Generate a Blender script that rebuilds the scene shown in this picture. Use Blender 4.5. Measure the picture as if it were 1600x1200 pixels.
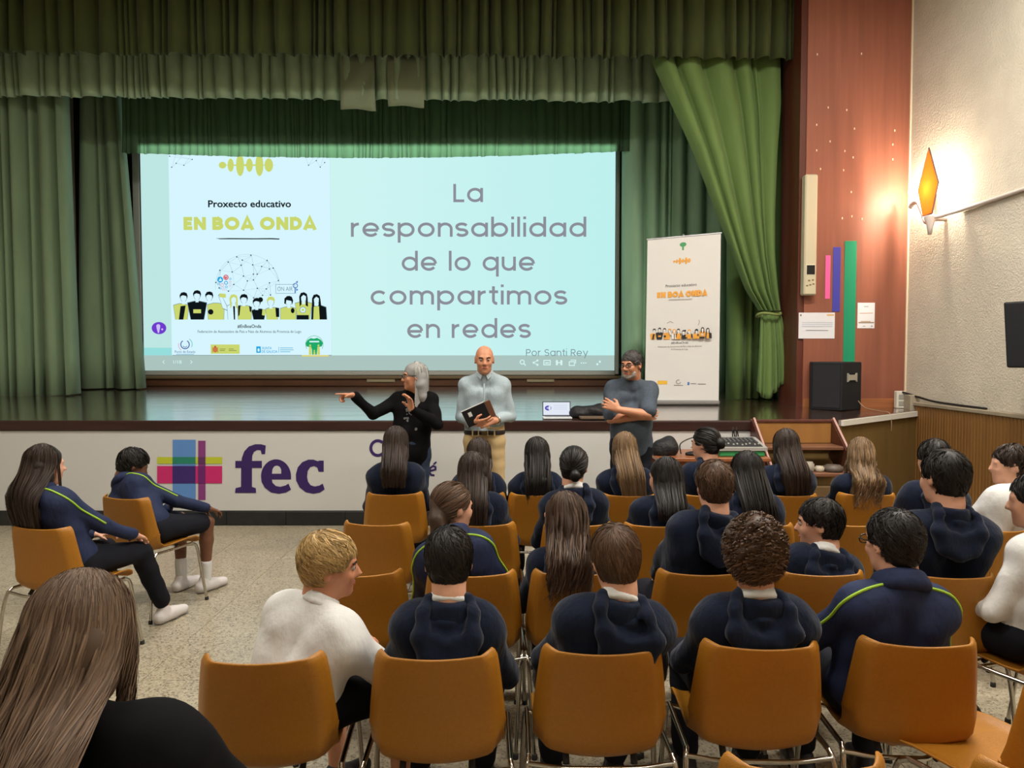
import bpy, math, random
import numpy as np
from mathutils import Vector, Matrix

# ------------------------------------------------------------------ camera, world, lights, exposure
S = bpy.context.scene
COL = S.collection
for _o in list(bpy.data.objects):
    bpy.data.objects.remove(_o)
CAM_H = 1.72
FPX = 1160.0
PITCH = math.radians(2.22)
cam_d = bpy.data.cameras.new('camera')
cam = bpy.data.objects.new('camera', cam_d)
COL.objects.link(cam)
cam_d.sensor_width = 36.0
cam_d.lens = FPX / 1600.0 * 36.0
cam.location = (0, 0, CAM_H)
cam.rotation_euler = (math.pi / 2 - PITCH, 0, 0)
S.camera = cam
S.view_settings.view_transform = 'Standard'
S.view_settings.look = 'None'
S.view_settings.gamma = 1.0
S.view_settings.use_curve_mapping = False
S.view_settings.exposure = 0.0
world = bpy.data.worlds.new('world')
S.world = world
world.use_nodes = True
world.node_tree.nodes['Background'].inputs[0].default_value = (0.9, 0.95, 1.0, 1)
world.node_tree.nodes['Background'].inputs[1].default_value = 0.25


def area_light(name, loc, size, power, color, target=None, spread=180):
    d = bpy.data.lights.new(name, 'AREA')
    d.shape = 'RECTANGLE'
    d.size, d.size_y = size
    d.energy = power
    d.color = color
    d.spread = math.radians(spread)
    o = bpy.data.objects.new(name, d)
    COL.objects.link(o)
    o.location = loc
    if target is not None:
        o.rotation_euler = (Vector(target) - Vector(loc)).to_track_quat('-Z', 'Y').to_euler()
    return o


# fluorescent rows on the hall's ceiling, out of the picture
LAMP_W = (1.0, 0.95, 0.87)
area_light('ceiling_tube_light', (-2.6, 4.8, 6.0), (2.4, 0.5), 200, LAMP_W)
area_light('ceiling_tube_light', (2.6, 4.8, 6.0), (2.4, 0.5), 350, LAMP_W)
area_light('ceiling_tube_light', (-2.6, 1.8, 6.0), (2.4, 0.5), 100, LAMP_W)
area_light('ceiling_tube_light', (2.6, 1.8, 6.0), (2.4, 0.5), 150, LAMP_W)
area_light('ceiling_tube_light', (0.0, -1.5, 6.0), (2.4, 0.5), 80, LAMP_W)


# ------------------------------------------------------------------ picture <-> place helpers
def ray(px, py):
    u = (px - 800.0) / FPX
    v = (600.0 - py) / FPX
    c, s = math.cos(PITCH), math.sin(PITCH)
    return u, c + v * s, -s + v * c


def at(px, py, Y):
    """point of the upright plane at distance Y seen at a photo pixel"""
    dx, dy, dz = ray(px, py)
    t = Y / dy
    return Vector((dx * t, Y, CAM_H + dz * t))


def on(px, py, z):
    """point of the level plane at height z seen at a photo pixel"""
    dx, dy, dz = ray(px, py)
    t = (z - CAM_H) / dz
    return Vector((dx * t, dy * t, z))


def stage_z(y):
    return 1.06 + 0.04 * (y - 7.47)


# ------------------------------------------------------------------ materials
def lin(c):
    return tuple(((x / 255.0) / 12.92 if x / 255.0 <= 0.04045 else ((x / 255.0 + 0.055) / 1.055) ** 2.4) for x in c)


MATS = {}


def mat(name, rgb, rough=0.6, metal=0.0, spec=0.4, noise=None, bump=None, sheen=0.0, coord='Object', emit=None, trans=None, rnd=0.0):
    """noise=(scale xyz, strength 0..1, detail)  bump=(scale xyz, height)"""
    if name in MATS:
        return MATS[name]
    m = bpy.data.materials.new(name)
    m.use_nodes = True
    nt = m.node_tree
    b = nt.nodes['Principled BSDF']
    L = nt.links
    c = lin(rgb)
    b.inputs['Base Color'].default_value = (*c, 1)
    b.inputs['Roughness'].default_value = rough
    b.inputs['Metallic'].default_value = metal
    b.inputs['Specular IOR Level'].default_value = spec
    if sheen:
        b.inputs['Sheen Weight'].default_value = sheen
        b.inputs['Sheen Roughness'].default_value = 0.5
    if emit:
        b.inputs['Emission Color'].default_value = (*c, 1)
        b.inputs['Emission Strength'].default_value = emit

    def coords(scale):
        if coord == 'World':
            g = nt.nodes.new('ShaderNodeNewGeometry')
            out = g.outputs['Position']
        else:
            g = nt.nodes.new('ShaderNodeTexCoord')
            out = g.outputs['Object']
        mp = nt.nodes.new('ShaderNodeMapping')
        mp.inputs['Scale'].default_value = scale
        L.new(out, mp.inputs['Vector'])
        return mp.outputs['Vector']
    col_out = None
    if noise:
        sc, st, det = noise
        n = nt.nodes.new('ShaderNodeTexNoise')
        n.inputs['Scale'].default_value = 1.0
        n.inputs['Detail'].default_value = det
        L.new(coords(sc), n.inputs['Vector'])
        mr = nt.nodes.new('ShaderNodeMapRange')
        mr.inputs['From Min'].default_value = 0.3
        mr.inputs['From Max'].default_value = 0.7
        mr.inputs['To Min'].default_value = 1 - st
        mr.inputs['To Max'].default_value = 1 + st
        L.new(n.outputs['Fac'], mr.inputs['Value'])
        vm = nt.nodes.new('ShaderNodeVectorMath')
        vm.operation = 'SCALE'
        vm.inputs[0].default_value = c
        L.new(mr.outputs['Result'], vm.inputs['Scale'])
        col_out = vm.outputs['Vector']
    if rnd:
        oi = nt.nodes.new('ShaderNodeObjectInfo')
        mr = nt.nodes.new('ShaderNodeMapRange')
        mr.inputs['To Min'].default_value = 1 - rnd
        mr.inputs['To Max'].default_value = 1 + rnd
        L.new(oi.outputs['Random'], mr.inputs['Value'])
        vm = nt.nodes.new('ShaderNodeVectorMath')
        vm.operation = 'SCALE'
        vm.inputs[0].default_value = c
        if col_out:
            L.new(col_out, vm.inputs[0])
        L.new(mr.outputs['Result'], vm.inputs['Scale'])
        col_out = vm.outputs['Vector']
    if col_out:
        L.new(col_out, b.inputs['Base Color'])
    if bump:
        sc, h = bump
        n = nt.nodes.new('ShaderNodeTexNoise')
        n.inputs['Scale'].default_value = 1.0
        n.inputs['Detail'].default_value = 4
        L.new(coords(sc), n.inputs['Vector'])
        bp = nt.nodes.new('ShaderNodeBump')
        bp.inputs['Strength'].default_value = 1.0
        bp.inputs['Distance'].default_value = h
        L.new(n.outputs['Fac'], bp.inputs['Height'])
        L.new(bp.outputs['Normal'], b.inputs['Normal'])
    MATS[name] = m
    return m


def glow(name, rgb, strength=1.0, grad=None):
    """lit screen surface; grad=(other rgb, axis, lo, hi) runs in object space"""
    if name in MATS:
        return MATS[name]
    m = bpy.data.materials.new(name)
    m.use_nodes = True
    nt = m.node_tree
    nt.nodes.clear()
    out = nt.nodes.new('ShaderNodeOutputMaterial')
    e = nt.nodes.new('ShaderNodeEmission')
    e.inputs['Color'].default_value = (*lin(rgb), 1)
    e.inputs['Strength'].default_value = strength
    nt.links.new(e.outputs[0], out.inputs[0])
    if grad:
        rgb2, ax, lo, hi = grad
        tc = nt.nodes.new('ShaderNodeTexCoord')
        sp = nt.nodes.new('ShaderNodeSeparateXYZ')
        nt.links.new(tc.outputs['Object'], sp.inputs[0])
        mr = nt.nodes.new('ShaderNodeMapRange')
        mr.inputs['From Min'].default_value = lo
        mr.inputs['From Max'].default_value = hi
        nt.links.new(sp.outputs[ax], mr.inputs['Value'])
        mx = nt.nodes.new('ShaderNodeMix')
        mx.data_type = 'RGBA'
        mx.inputs['A'].default_value = (*lin(rgb), 1)
        mx.inputs['B'].default_value = (*lin(rgb2), 1)
        nt.links.new(mr.outputs['Result'], mx.inputs['Factor'])
        nt.links.new(mx.outputs['Result'], e.inputs['Color'])
    MATS[name] = m
    return m


# ------------------------------------------------------------------ object helpers
def mesh_from(name, verts, faces, mats=None, smooth=False, midx=None):
    me = bpy.data.meshes.new(name)
    me.from_pydata([tuple(v) for v in verts], [], faces)
    for m in (mats or []):
        me.materials.append(m)
    if midx is not None:
        me.polygons.foreach_set('material_index', midx)
    if smooth:
        me.polygons.foreach_set('use_smooth', [True] * len(me.polygons))
    me.update()
    return me


def link(name, me, parent=None, loc=None, rot=None):
    o = bpy.data.objects.new(name, me)
    COL.objects.link(o)
    if parent is not None:
        o.parent = parent
    if loc is not None:
        o.location = loc
    if rot is not None:
        o.rotation_euler = rot
    return o


def tag(o, label=None, cat=None, group=None, kind=None):
    if label:
        o['label'] = label
    if cat:
        o['category'] = cat
    if group:
        o['group'] = group
    if kind:
        o['kind'] = kind
    return o


def empty(name, loc, rz=0.0):
    o = bpy.data.objects.new(name, None)
    COL.objects.link(o)
    o.location = loc
    o.rotation_euler = (0, 0, rz)
    o.empty_display_size = 0.1
    return o


def copy_tree(o, parent=None):
    c = o.copy()
    COL.objects.link(c)
    if parent is not None:
        c.parent = parent
    for ch in list(o.children):
        copy_tree(ch, c)
    return c


class MB:
    """collects simple solids in one mesh"""

    def __init__(self):
        self.v = []
        self.f = []
        self.sm = []

    def add(self, vs, fs, smooth=False):
        n = len(self.v)
        self.v += [tuple(x) for x in vs]
        self.f += [tuple(i + n for i in f) for f in fs]
        self.sm += [smooth] * len(fs)

    def box(self, lo, hi, bev=0.0, M=None):
        x0, y0, z0 = lo
        x1, y1, z1 = hi
        if bev <= 0:
            vs = [(x0, y0, z0), (x1, y0, z0), (x1, y1, z0), (x0, y1, z0), (x0, y0, z1), (x1, y0, z1), (x1, y1, z1), (x0, y1, z1)]
            fs = [(0, 3, 2, 1), (4, 5, 6, 7), (0, 1, 5, 4), (1, 2, 6, 5), (2, 3, 7, 6), (3, 0, 4, 7)]
        else:
            b = min(bev, (x1 - x0) / 2.01, (y1 - y0) / 2.01, (z1 - z0) / 2.01)
            vs, fs = [], []
            for z, ins in ((z0, b), (z0 + b, 0), (z1 - b, 0), (z1, b)):
                i = ins
                ring = [(x0 + b, y0 + i), (x1 - b, y0 + i), (x1 - i, y0 + b), (x1 - i, y1 - b), (x1 - b, y1 - i), (x0 + b, y1 - i), (x0 + i, y1 - b), (x0 + i, y0 + b)]
                vs += [(a, c, z) for a, c in ring]
            for r in range(3):
                for k in range(8):
                    fs.append((r * 8 + k, r * 8 + (k + 1) % 8, r * 8 + 8 + (k + 1) % 8, r * 8 + 8 + k))
            fs.append(tuple(range(7, -1, -1)))
            fs.append(tuple(range(24, 32)))
        if M is not None:
            vs = [M @ Vector(v) for v in vs]
        self.add(vs, fs)
        return self

    def tube(self, pts, r, n=8, cap=True, r2=None):
        pts = [Vector(p) for p in pts]
        N = len(pts)
        vs, fs = [], []
        prev = None
        for i, p in enumerate(pts):
            t = (pts[min(i + 1, N - 1)] - pts[max(i - 1, 0)]).normalized()
            if prev is None:
                a = t.orthogonal().normalized()
            else:
                a = (prev - t * prev.dot(t)).normalized()
            prev = a
            b = t.cross(a)
            rr = r if r2 is None else r + (r2 - r) * i / (N - 1)
            for k in range(n):
                w = 2 * math.pi * k / n
                vs.append(p + a * (rr * math.cos(w)) + b * (rr * math.sin(w)))
        for i in range(N - 1):
            for k in range(n):
                fs.append((i * n + k, i * n + (k + 1) % n, (i + 1) * n + (k + 1) % n, (i + 1) * n + k))
        m = len(self.f)
        self.add(vs, fs, True)
        if cap:
            self.add(vs[:n], [tuple(range(n - 1, -1, -1))])
            self.add(vs[-n:], [tuple(range(n))])
        return self

    def lathe(self, prof, n=20, M=None):
        """prof: (r, z) from bottom to top"""
        vs, fs = [], []
        for r, z in prof:
            for k in range(n):
                w = 2 * math.pi * k / n
                vs.append((r * math.cos(w), r * math.sin(w), z))
        for i in range(len(prof) - 1):
            for k in range(n):
                fs.append((i * n + k, i * n + (k + 1) % n, (i + 1) * n + (k + 1) % n, (i + 1) * n + k))
        fs.append(tuple(range(n - 1, -1, -1)))
        fs.append(tuple((len(prof) - 1) * n + k for k in range(n)))
        if M is not None:
            vs = [M @ Vector(v) for v in vs]
        self.add(vs, fs, True)
        return self

    def prism(self, poly, d0, d1, M=None):
        """poly in (x,z), extruded over y from d0 to d1"""
        n = len(poly)
        vs = [(x, d0, z) for x, z in poly] + [(x, d1, z) for x, z in poly]
        fs = [tuple(range(n)), tuple(range(2 * n - 1, n - 1, -1))]
        for k in range(n):
            j = (k + 1) % n
            fs.append((k, k + n, j + n, j))
        if M is not None:
            vs = [M @ Vector(v) for v in vs]
        self.add(vs, fs)
        return self

    def mesh(self, name, m):
        me = mesh_from(name, self.v, self.f, [m])
        me.polygons.foreach_set('use_smooth', self.sm)
        return me

    def build(self, name, m, parent=None, loc=None, rot=None):
        return link(name, self.mesh(name, m), parent, loc, rot)


def bez(p0, p1, p2, p3, n=10):
    p0, p1, p2, p3 = map(Vector, (p0, p1, p2, p3))
    out = []
    for i in range(n + 1):
        t = i / n
        out.append(p0 * (1 - t) ** 3 + p1 * 3 * t * (1 - t) ** 2 + p2 * 3 * t * t * (1 - t) + p3 * t ** 3)
    return out


def smooth_path(pts, n=6):
    """Catmull-Rom through the points"""
    P = [Vector(p) for p in pts]
    P = [P[0] * 2 - P[1]] + P + [P[-1] * 2 - P[-2]]
    out = []
    for i in range(1, len(P) - 2):
        for k in range(n):
            t = k / n
            a, b, c, d = P[i - 1], P[i], P[i + 1], P[i + 2]
            out.append(0.5 * ((2 * b) + (c - a) * t + (2 * a - 5 * b + 4 * c - d) * t * t + (3 * b - a - 3 * c + d) * t ** 3))
    out.append(P[-2])
    return out
# ------------------------------------------------------------------ soft solids: rounded cones and ellipsoids blended into one closed skin
def np_mesh(name, V, Q, mats, smooth=True):
    me = bpy.data.meshes.new(name)
    me.vertices.add(len(V))
    me.vertices.foreach_set('co', np.ascontiguousarray(V, dtype=np.float32).ravel())
    nq, k = Q.shape
    me.loops.add(nq * k)
    me.loops.foreach_set('vertex_index', np.ascontiguousarray(Q, dtype=np.int32).ravel())
    me.polygons.add(nq)
    me.polygons.foreach_set('loop_start', np.arange(0, nq * k, k, dtype=np.int32))
    me.polygons.foreach_set('loop_total', np.full(nq, k, dtype=np.int32))
    me.polygons.foreach_set('use_smooth', np.full(nq, smooth, dtype=bool))
    for m in mats:
        me.materials.append(m)
    me.update(calc_edges=True)
    return me


def surface_net(F, axs):
    ins = F < 0
    nx, ny, nz = F.shape
    c = ins[:-1, :-1, :-1].astype(np.int8)
    for dx, dy, dz in ((1, 0, 0), (0, 1, 0), (0, 0, 1), (1, 1, 0), (1, 0, 1), (0, 1, 1), (1, 1, 1)):
        c = c + ins[dx:nx - 1 + dx, dy:ny - 1 + dy, dz:nz - 1 + dz]
    act = (c > 0) & (c < 8)
    idx = np.argwhere(act)
    n = len(idx)
    ids = np.full(act.shape, -1, dtype=np.int32)
    ids[act] = np.arange(n, dtype=np.int32)
    i, j, k = idx.T
    cor = [(a, b, d) for a in (0, 1) for b in (0, 1) for d in (0, 1)]
    val = {q: F[i + q[0], j + q[1], k + q[2]] for q in cor}
    P = np.zeros((n, 3))
    cnt = np.zeros(n)
    for q in cor:
        for ax in range(3):
            if q[ax] == 0:
                r = list(q)
                r[ax] = 1
                r = tuple(r)
                f1, f2 = val[q], val[r]
                x = (f1 < 0) != (f2 < 0)
                t = np.where(x, f1 / np.where(np.abs(f1 - f2) < 1e-12, 1, f1 - f2), 0)
                for a in range(3):
                    P[:, a] += np.where(x, q[a] + (t if a == ax else 0), 0)
                cnt += x
    P /= cnt[:, None]
    V = np.empty((n, 3))
    for a, (ax, ii) in enumerate(zip(axs, (i, j, k))):
        V[:, a] = ax[ii] + P[:, a] * (ax[ii + 1] - ax[ii])
    quads = []
    for ax in range(3):
        A = [slice(1, -1)] * 3
        A[ax] = slice(0, -1)
        B = list(A)
        B[ax] = slice(1, None)
        s1, s2 = ins[tuple(A)], ins[tuple(B)]
        x = np.argwhere(s1 != s2)
        if not len(x):
            continue
        flip = s1[tuple(x.T)]
        g = x + 1
        g[:, ax] -= 1
        u, v = [(1, 2), (2, 0), (0, 1)][ax]
        def cell(du, dv):
            h = g.copy()
            h[:, u] += du
            h[:, v] += dv
            return ids[tuple(h.T)]
        q = np.stack([cell(-1, -1), cell(0, -1), cell(0, 0), cell(-1, 0)], 1)
        q[~flip] = q[~flip][:, ::-1]
        quads.append(q)
    return V, np.concatenate(quads)


class Vol:
    def __init__(self):
        self.p = []
        self.cuts = []

    def cone(self, a, b, ra, rb=None, k=0.03, sub=False):
        self.p.append(('c', np.array(a, float), np.array(b, float), ra, ra if rb is None else rb, k, sub))
        return self

    def chain(self, pts, radii, k=0.03):
        for i in range(len(pts) - 1):
            self.cone(pts[i], pts[i + 1], radii[i], radii[i + 1], k)
        return self

    def ell(self, c, r, R=None, k=0.02, sub=False):
        if not hasattr(r, '__len__'):
            r = (r, r, r)
        self.p.append(('e', np.array(c, float), np.array(r, float), None if R is None else np.array(R, float), 0, k, sub))
        return self

    def plane(self, pt, nrm):
        """keeps the side the normal points away from"""
        self.cuts.append((np.array(pt, float), np.array(nrm, float) / np.linalg.norm(nrm)))
        return self

    def solve(self, h, wob=None):
        lo, hi = np.full(3, 1e9), np.full(3, -1e9)
        box = []
        for q in self.p:
            if q[0] == 'c':
                r = max(q[3], q[4])
                l, u = np.minimum(q[1], q[2]) - r, np.maximum(q[1], q[2]) + r
            else:
                r = max(q[2]) if q[3] is not None else q[2]
                l, u = q[1] - r, q[1] + r
            box.append((l, u))
            if not q[6]:
                lo, hi = np.minimum(lo, l), np.maximum(hi, u)
        pad = 3 * h + 0.015
        axs = [np.arange(lo[a] - pad, hi[a] + pad + h, h) for a in range(3)]
        F = np.full([len(a) for a in axs], 9.0, dtype=np.float32)
        for q, (l, u) in zip(self.p, box):
            k = q[5]
            m = 2.5 * h + k * 0.6 + 0.012
            sl = []
            for a in range(3):
                s, e = np.searchsorted(axs[a], l[a] - m), np.searchsorted(axs[a], u[a] + m)
                sl.append(slice(s, max(e, s)))
            sl = tuple(sl)
            X, Y, Z = np.meshgrid(*[axs[a][sl[a]].astype(np.float32) for a in range(3)], indexing='ij', sparse=True)
            if X.size == 0 or Y.size == 0 or Z.size == 0:
                continue
            if q[0] == 'c':
                a, b = q[1], q[2]
                ab = b - a
                L2 = max(float(ab @ ab), 1e-9)
                t = np.clip(((X - a[0]) * ab[0] + (Y - a[1]) * ab[1] + (Z - a[2]) * ab[2]) / L2, 0, 1)
                d = np.sqrt((X - a[0] - t * ab[0]) ** 2 + (Y - a[1] - t * ab[1]) ** 2 + (Z - a[2] - t * ab[2]) ** 2) - (q[3] + (q[4] - q[3]) * t)
            else:
                x, y, z = X - q[1][0], Y - q[1][1], Z - q[1][2]
                if q[3] is not None:
                    R = q[3]
                    x, y, z = (R[0, 0] * x + R[1, 0] * y + R[2, 0] * z), (R[0, 1] * x + R[1, 1] * y + R[2, 1] * z), (R[0, 2] * x + R[1, 2] * y + R[2, 2] * z)
                r = q[2]
                k0 = np.sqrt((x / r[0]) ** 2 + (y / r[1]) ** 2 + (z / r[2]) ** 2)
                k1 = np.sqrt((x / r[0] ** 2) ** 2 + (y / r[1] ** 2) ** 2 + (z / r[2] ** 2) ** 2) + 1e-6
                d = k0 * (k0 - 1) / k1
            f = F[sl]
            if q[6]:
                d = -d
                hh = np.maximum(k - np.abs(f - d), 0) / max(k, 1e-6)
                F[sl] = np.maximum(f, d) + hh * hh * k * 0.25
            else:
                hh = np.maximum(k - np.abs(f - d), 0) / max(k, 1e-6)
                F[sl] = np.minimum(f, d) - hh * hh * k * 0.25
        X, Y, Z = np.meshgrid(*[a.astype(np.float32) for a in axs], indexing='ij', sparse=True)
        if wob:
            amp, fq = wob[:2]
            ph = wob[2] if len(wob) > 2 else 0.0
            F = F + amp * (np.sin(fq * (X + 0.6 * Z) + ph + 1.7 * np.sin(0.37 * fq * Y)) * np.sin(fq * 0.8 * (Y - 0.4 * X) + ph * 2 + 1.3) + 0.6 * np.sin(fq * 1.7 * Z + 2 * np.sin(fq * 0.5 * X + ph) + ph))
        for pt, n in self.cuts:
            F = np.maximum(F, (X - pt[0]) * n[0] + (Y - pt[1]) * n[1] + (Z - pt[2]) * n[2])
        return surface_net(F, axs)

    def mesh(self, name, h, m, wob=None):
        V, Q = self.solve(h, wob)
        return np_mesh(name, V, Q, [m] if m else [])
# ------------------------------------------------------------------ the hall
WX = 4.64            # right wall
STF = 7.47           # stage front
M_floor = mat('terrazzo', (160, 151, 132), rough=0.28, spec=0.45, noise=((38, 38, 38), 0.16, 6), coord='World', rnd=0.03)
# terrazzo chips: dark and pale specks
nt = M_floor.node_tree
_b = nt.nodes['Principled BSDF']
_src = _b.inputs['Base Color'].links[0].from_socket
_g = nt.nodes.new('ShaderNodeNewGeometry')
_v = nt.nodes.new('ShaderNodeTexVoronoi')
_v.inputs['Scale'].default_value = 120
nt.links.new(_g.outputs['Position'], _v.inputs['Vector'])
_r = nt.nodes.new('ShaderNodeValToRGB')
_r.color_ramp.elements[0].color = (0.42, 0.40, 0.36, 1)
_r.color_ramp.elements[0].position = 0.08
_r.color_ramp.elements[1].color = (1.12, 1.1, 1.05, 1)
_r.color_ramp.elements[1].position = 0.55
_e = _r.color_ramp.elements.new(0.25)
_e.color = (0.9, 0.88, 0.84, 1)
_sp = nt.nodes.new('ShaderNodeSeparateColor')
nt.links.new(_v.outputs['Color'], _sp.inputs[0])
nt.links.new(_sp.outputs[0], _r.inputs['Fac'])
_mx = nt.nodes.new('ShaderNodeVectorMath')
_mx.operation = 'MULTIPLY'
nt.links.new(_src, _mx.inputs[0])
nt.links.new(_r.outputs['Color'], _mx.inputs[1])
# broad worn patches
_n2 = nt.nodes.new('ShaderNodeTexNoise')
_n2.inputs['Scale'].default_value = 1.1
_n2.inputs['Detail'].default_value = 5
nt.links.new(_g.outputs['Position'], _n2.inputs['Vector'])
_m2 = nt.nodes.new('ShaderNodeMapRange')
_m2.inputs['From Min'].default_value = 0.3
_m2.inputs['From Max'].default_value = 0.7
_m2.inputs['To Min'].default_value = 0.86
_m2.inputs['To Max'].default_value = 1.1
nt.links.new(_n2.outputs['Fac'], _m2.inputs['Value'])
_s2 = nt.nodes.new('ShaderNodeVectorMath')
_s2.operation = 'SCALE'
nt.links.new(_mx.outputs['Vector'], _s2.inputs[0])
nt.links.new(_m2.outputs['Result'], _s2.inputs['Scale'])
nt.links.new(_s2.outputs['Vector'], _b.inputs['Base Color'])

M_joint = mat('floor_joint', (120, 112, 96), rough=0.8)
M_cream = mat('cream_stucco', (206, 197, 180), rough=0.9, spec=0.2, noise=((3, 3, 3), 0.06, 4), bump=((60, 60, 60), 0.009), coord='World')
M_plain = mat('plain_plaster', (190, 180, 160), rough=0.9, spec=0.2)
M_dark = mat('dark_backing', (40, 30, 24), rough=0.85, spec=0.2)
M_stage = mat('stage_boards', (70, 46, 36), rough=0.17, spec=0.9, noise=((1.5, 14, 8), 0.3, 4), bump=((1.4, 6, 3), 0.012), coord='World')
_sb = M_stage.node_tree.nodes['Principled BSDF'].inputs
_sb['IOR'].default_value = 1.75
_sb['Coat Weight'].default_value = 1.0
_sb['Coat IOR'].default_value = 2.1
_sb['Coat Roughness'].default_value = 0.15
M_nosing = mat('stage_nosing_wood', (52, 30, 26), rough=0.35, spec=0.4, noise=((2, 20, 20), 0.2, 3), coord='World')
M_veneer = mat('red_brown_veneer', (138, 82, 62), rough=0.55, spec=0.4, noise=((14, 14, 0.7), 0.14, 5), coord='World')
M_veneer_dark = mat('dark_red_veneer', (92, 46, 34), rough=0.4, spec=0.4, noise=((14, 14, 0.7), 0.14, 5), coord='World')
M_olive = mat('olive_ply', (112, 88, 48), rough=0.6, spec=0.3, noise=((10, 10, 1.2), 0.12, 4), coord='World')
M_slat = mat('honey_slat_wood', (122, 86, 44), rough=0.5, spec=0.3, noise=((20, 20, 2), 0.12, 3), coord='World', rnd=0.06)
M_tile = mat('black_stone', (34, 35, 36), rough=0.4, spec=0.4, noise=((12, 12, 12), 0.3, 4), coord='World', rnd=0.15)
M_white = mat('white_trim', (225, 220, 208), rough=0.5)
M_ledge = mat('grey_ledge', (150, 138, 118), rough=0.8, noise=((8, 8, 8), 0.1, 3), coord='World')


def struct(name, mb, m, parent=None):
    o = mb.build(name, m, parent)
    o['kind'] = 'structure'
    return o


floor = struct('floor', MB().box((-7.2, -4.5, -0.12), (WX + 0.2, 9.5, -0.012)), M_joint)
TS = 0.6
tile_me = MB().box((0.0015, 0.0015, -0.012), (TS - 0.0015, TS - 0.0015, 0.0), 0.0012).mesh('floor_tile', M_floor)
for i in range(-8, 7):
    for j in range(1, 13):
        x, y = i * TS - 0.16, j * TS + 0.27
        if x + TS > WX or (j * TS > abs(x + TS / 2) * 1.9 + 2.4 and False):
            continue
        link('floor_tile', tile_me, floor, (x, y, 0))
# plain floor of the same terrazzo beyond the tiles built one by one
struct('floor_margin', MB().box((-7.2, -4.5, -0.012), (WX, 0.868, 0.0)).box((-7.2, 0.868, -0.012), (-4.962, 9.2, 0.0)).box((4.042, 0.868, -0.012), (WX, 9.2, 0)), M_floor, floor)

struct('ceiling', MB().box((-7.4, -4.7, 7.0), (WX + 0.2, 13, 7.1)), M_plain)
struct('wall_left', MB().box((-7.4, -4.7, 0), (-7.2, 13, 7.0)), M_plain)
struct('wall_rear', MB().box((-7.4, -4.7, 0), (WX + 0.2, -4.5, 7.0)), M_plain)
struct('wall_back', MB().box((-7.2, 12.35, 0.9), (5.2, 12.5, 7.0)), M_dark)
wr = struct('wall_right', MB().box((WX, -4.5, 0), (WX + 0.2, 8.8, 7.0)), M_cream)

# proscenium: red-brown veneer pier beside the opening, back rooms dark
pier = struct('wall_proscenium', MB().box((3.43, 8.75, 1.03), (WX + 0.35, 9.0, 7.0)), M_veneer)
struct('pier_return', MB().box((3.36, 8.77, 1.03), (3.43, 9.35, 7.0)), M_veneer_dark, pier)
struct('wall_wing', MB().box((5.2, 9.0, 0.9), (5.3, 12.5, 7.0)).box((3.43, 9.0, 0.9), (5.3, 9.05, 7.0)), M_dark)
M_skirt = mat('pale_skirting_wood', (160, 100, 62), rough=0.4, noise=((2, 20, 20), 0.1, 3), coord='World')
struct('baseboard_proscenium', MB().box((3.43, 8.735, 1.08), (WX, 8.75, 1.21), 0.004), M_skirt)

# the stage, raked towards the back
stage_edge = [(-7.2, STF), (3.24, STF), (WX, 8.42)]


def stage_slab(z_off0, z_off1, grow=0.0):
    P = [(-7.2, STF - grow), (3.24 + grow * 0.3, STF - grow), (WX, 8.42 - grow * 1.2), (WX, 8.9), (5.2, 9.0), (5.2, 12.4), (-7.2, 12.4)]
    n = len(P)
    vs = [(x, y, stage_z(y) + z_off0) for x, y in P] + [(x, y, stage_z(y) + z_off1) for x, y in P]
    fs = [tuple(range(n)), tuple(range(2 * n - 1, n - 1, -1))] + [(k, k + n, (k + 1) % n + n, (k + 1) % n) for k in range(n)]
    mb = MB()
    mb.add(vs, fs)
    return mb


stage = struct('stage_floor', stage_slab(0, -0.06, 0.0), M_stage)
# thick dark nosing along the straight front edge
struct('trim_stage_edge', MB().box((-7.2, STF - 0.035, 0.958), (3.26, STF + 0.03, 1.062), 0.012), M_nosing)
struct('stage_front', MB().box((-7.2, STF, 0.0), (3.24, STF + 0.1, 1.0)), M_olive)
mb = MB()
dx, dy = WX - 3.24, 8.42 - STF
mb.add([(3.24, STF, 0), (WX, 8.42, 0), (WX, 8.42, 1.04), (3.24, STF, 1.0), (3.24, STF + 0.1, 0), (WX, 8.6, 0), (WX, 8.6, 1.04), (3.24, STF + 0.1, 1.0)],
       [(0, 1, 2, 3), (4, 7, 6, 5), (0, 3, 7, 4), (1, 5, 6, 2), (3, 2, 6, 7)])
struct('stage_side_front', mb, M_olive)
mb = MB()
a, b = Vector((3.36, STF + 0.07, 0)), Vector((WX - 0.02, 8.40, 0))
n = Vector((dy, -dx, 0)).normalized() * 0.02
z0, z1 = 1.0, 1.055
mb.add([(*(a + n).xy, z0), (*(b + n).xy, z0 + 0.035), (*(b + n).xy, z1 + 0.035), (*(a + n).xy, z1), (*(a - n).xy, z0), (*(b - n).xy, z0 + 0.035), (*(b - n).xy, z1 + 0.035), (*(a - n).xy, z1)],
       [(0, 1, 2, 3), (4, 7, 6, 5), (0, 3, 7, 4), (1, 5, 6, 2), (3, 2, 6, 7), (0, 4, 5, 1)])
struct('trim_stage_side', mb, M_white)

# black stone tiles along the foot of the stage
base = struct('baseboard_stage', MB().box((-7.2, STF - 0.02, 0.0), (3.2, STF, 0.14)), M_joint)
bt = MB().box((0.002, -0.02, 0.001), (0.598, 0.0, 0.143), 0.003).mesh('tile', M_tile)
for k in range(17):
    link('tile', bt, base, (-7.2 + k * 0.6 + 0.117, STF - 0.015, 0))

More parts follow.
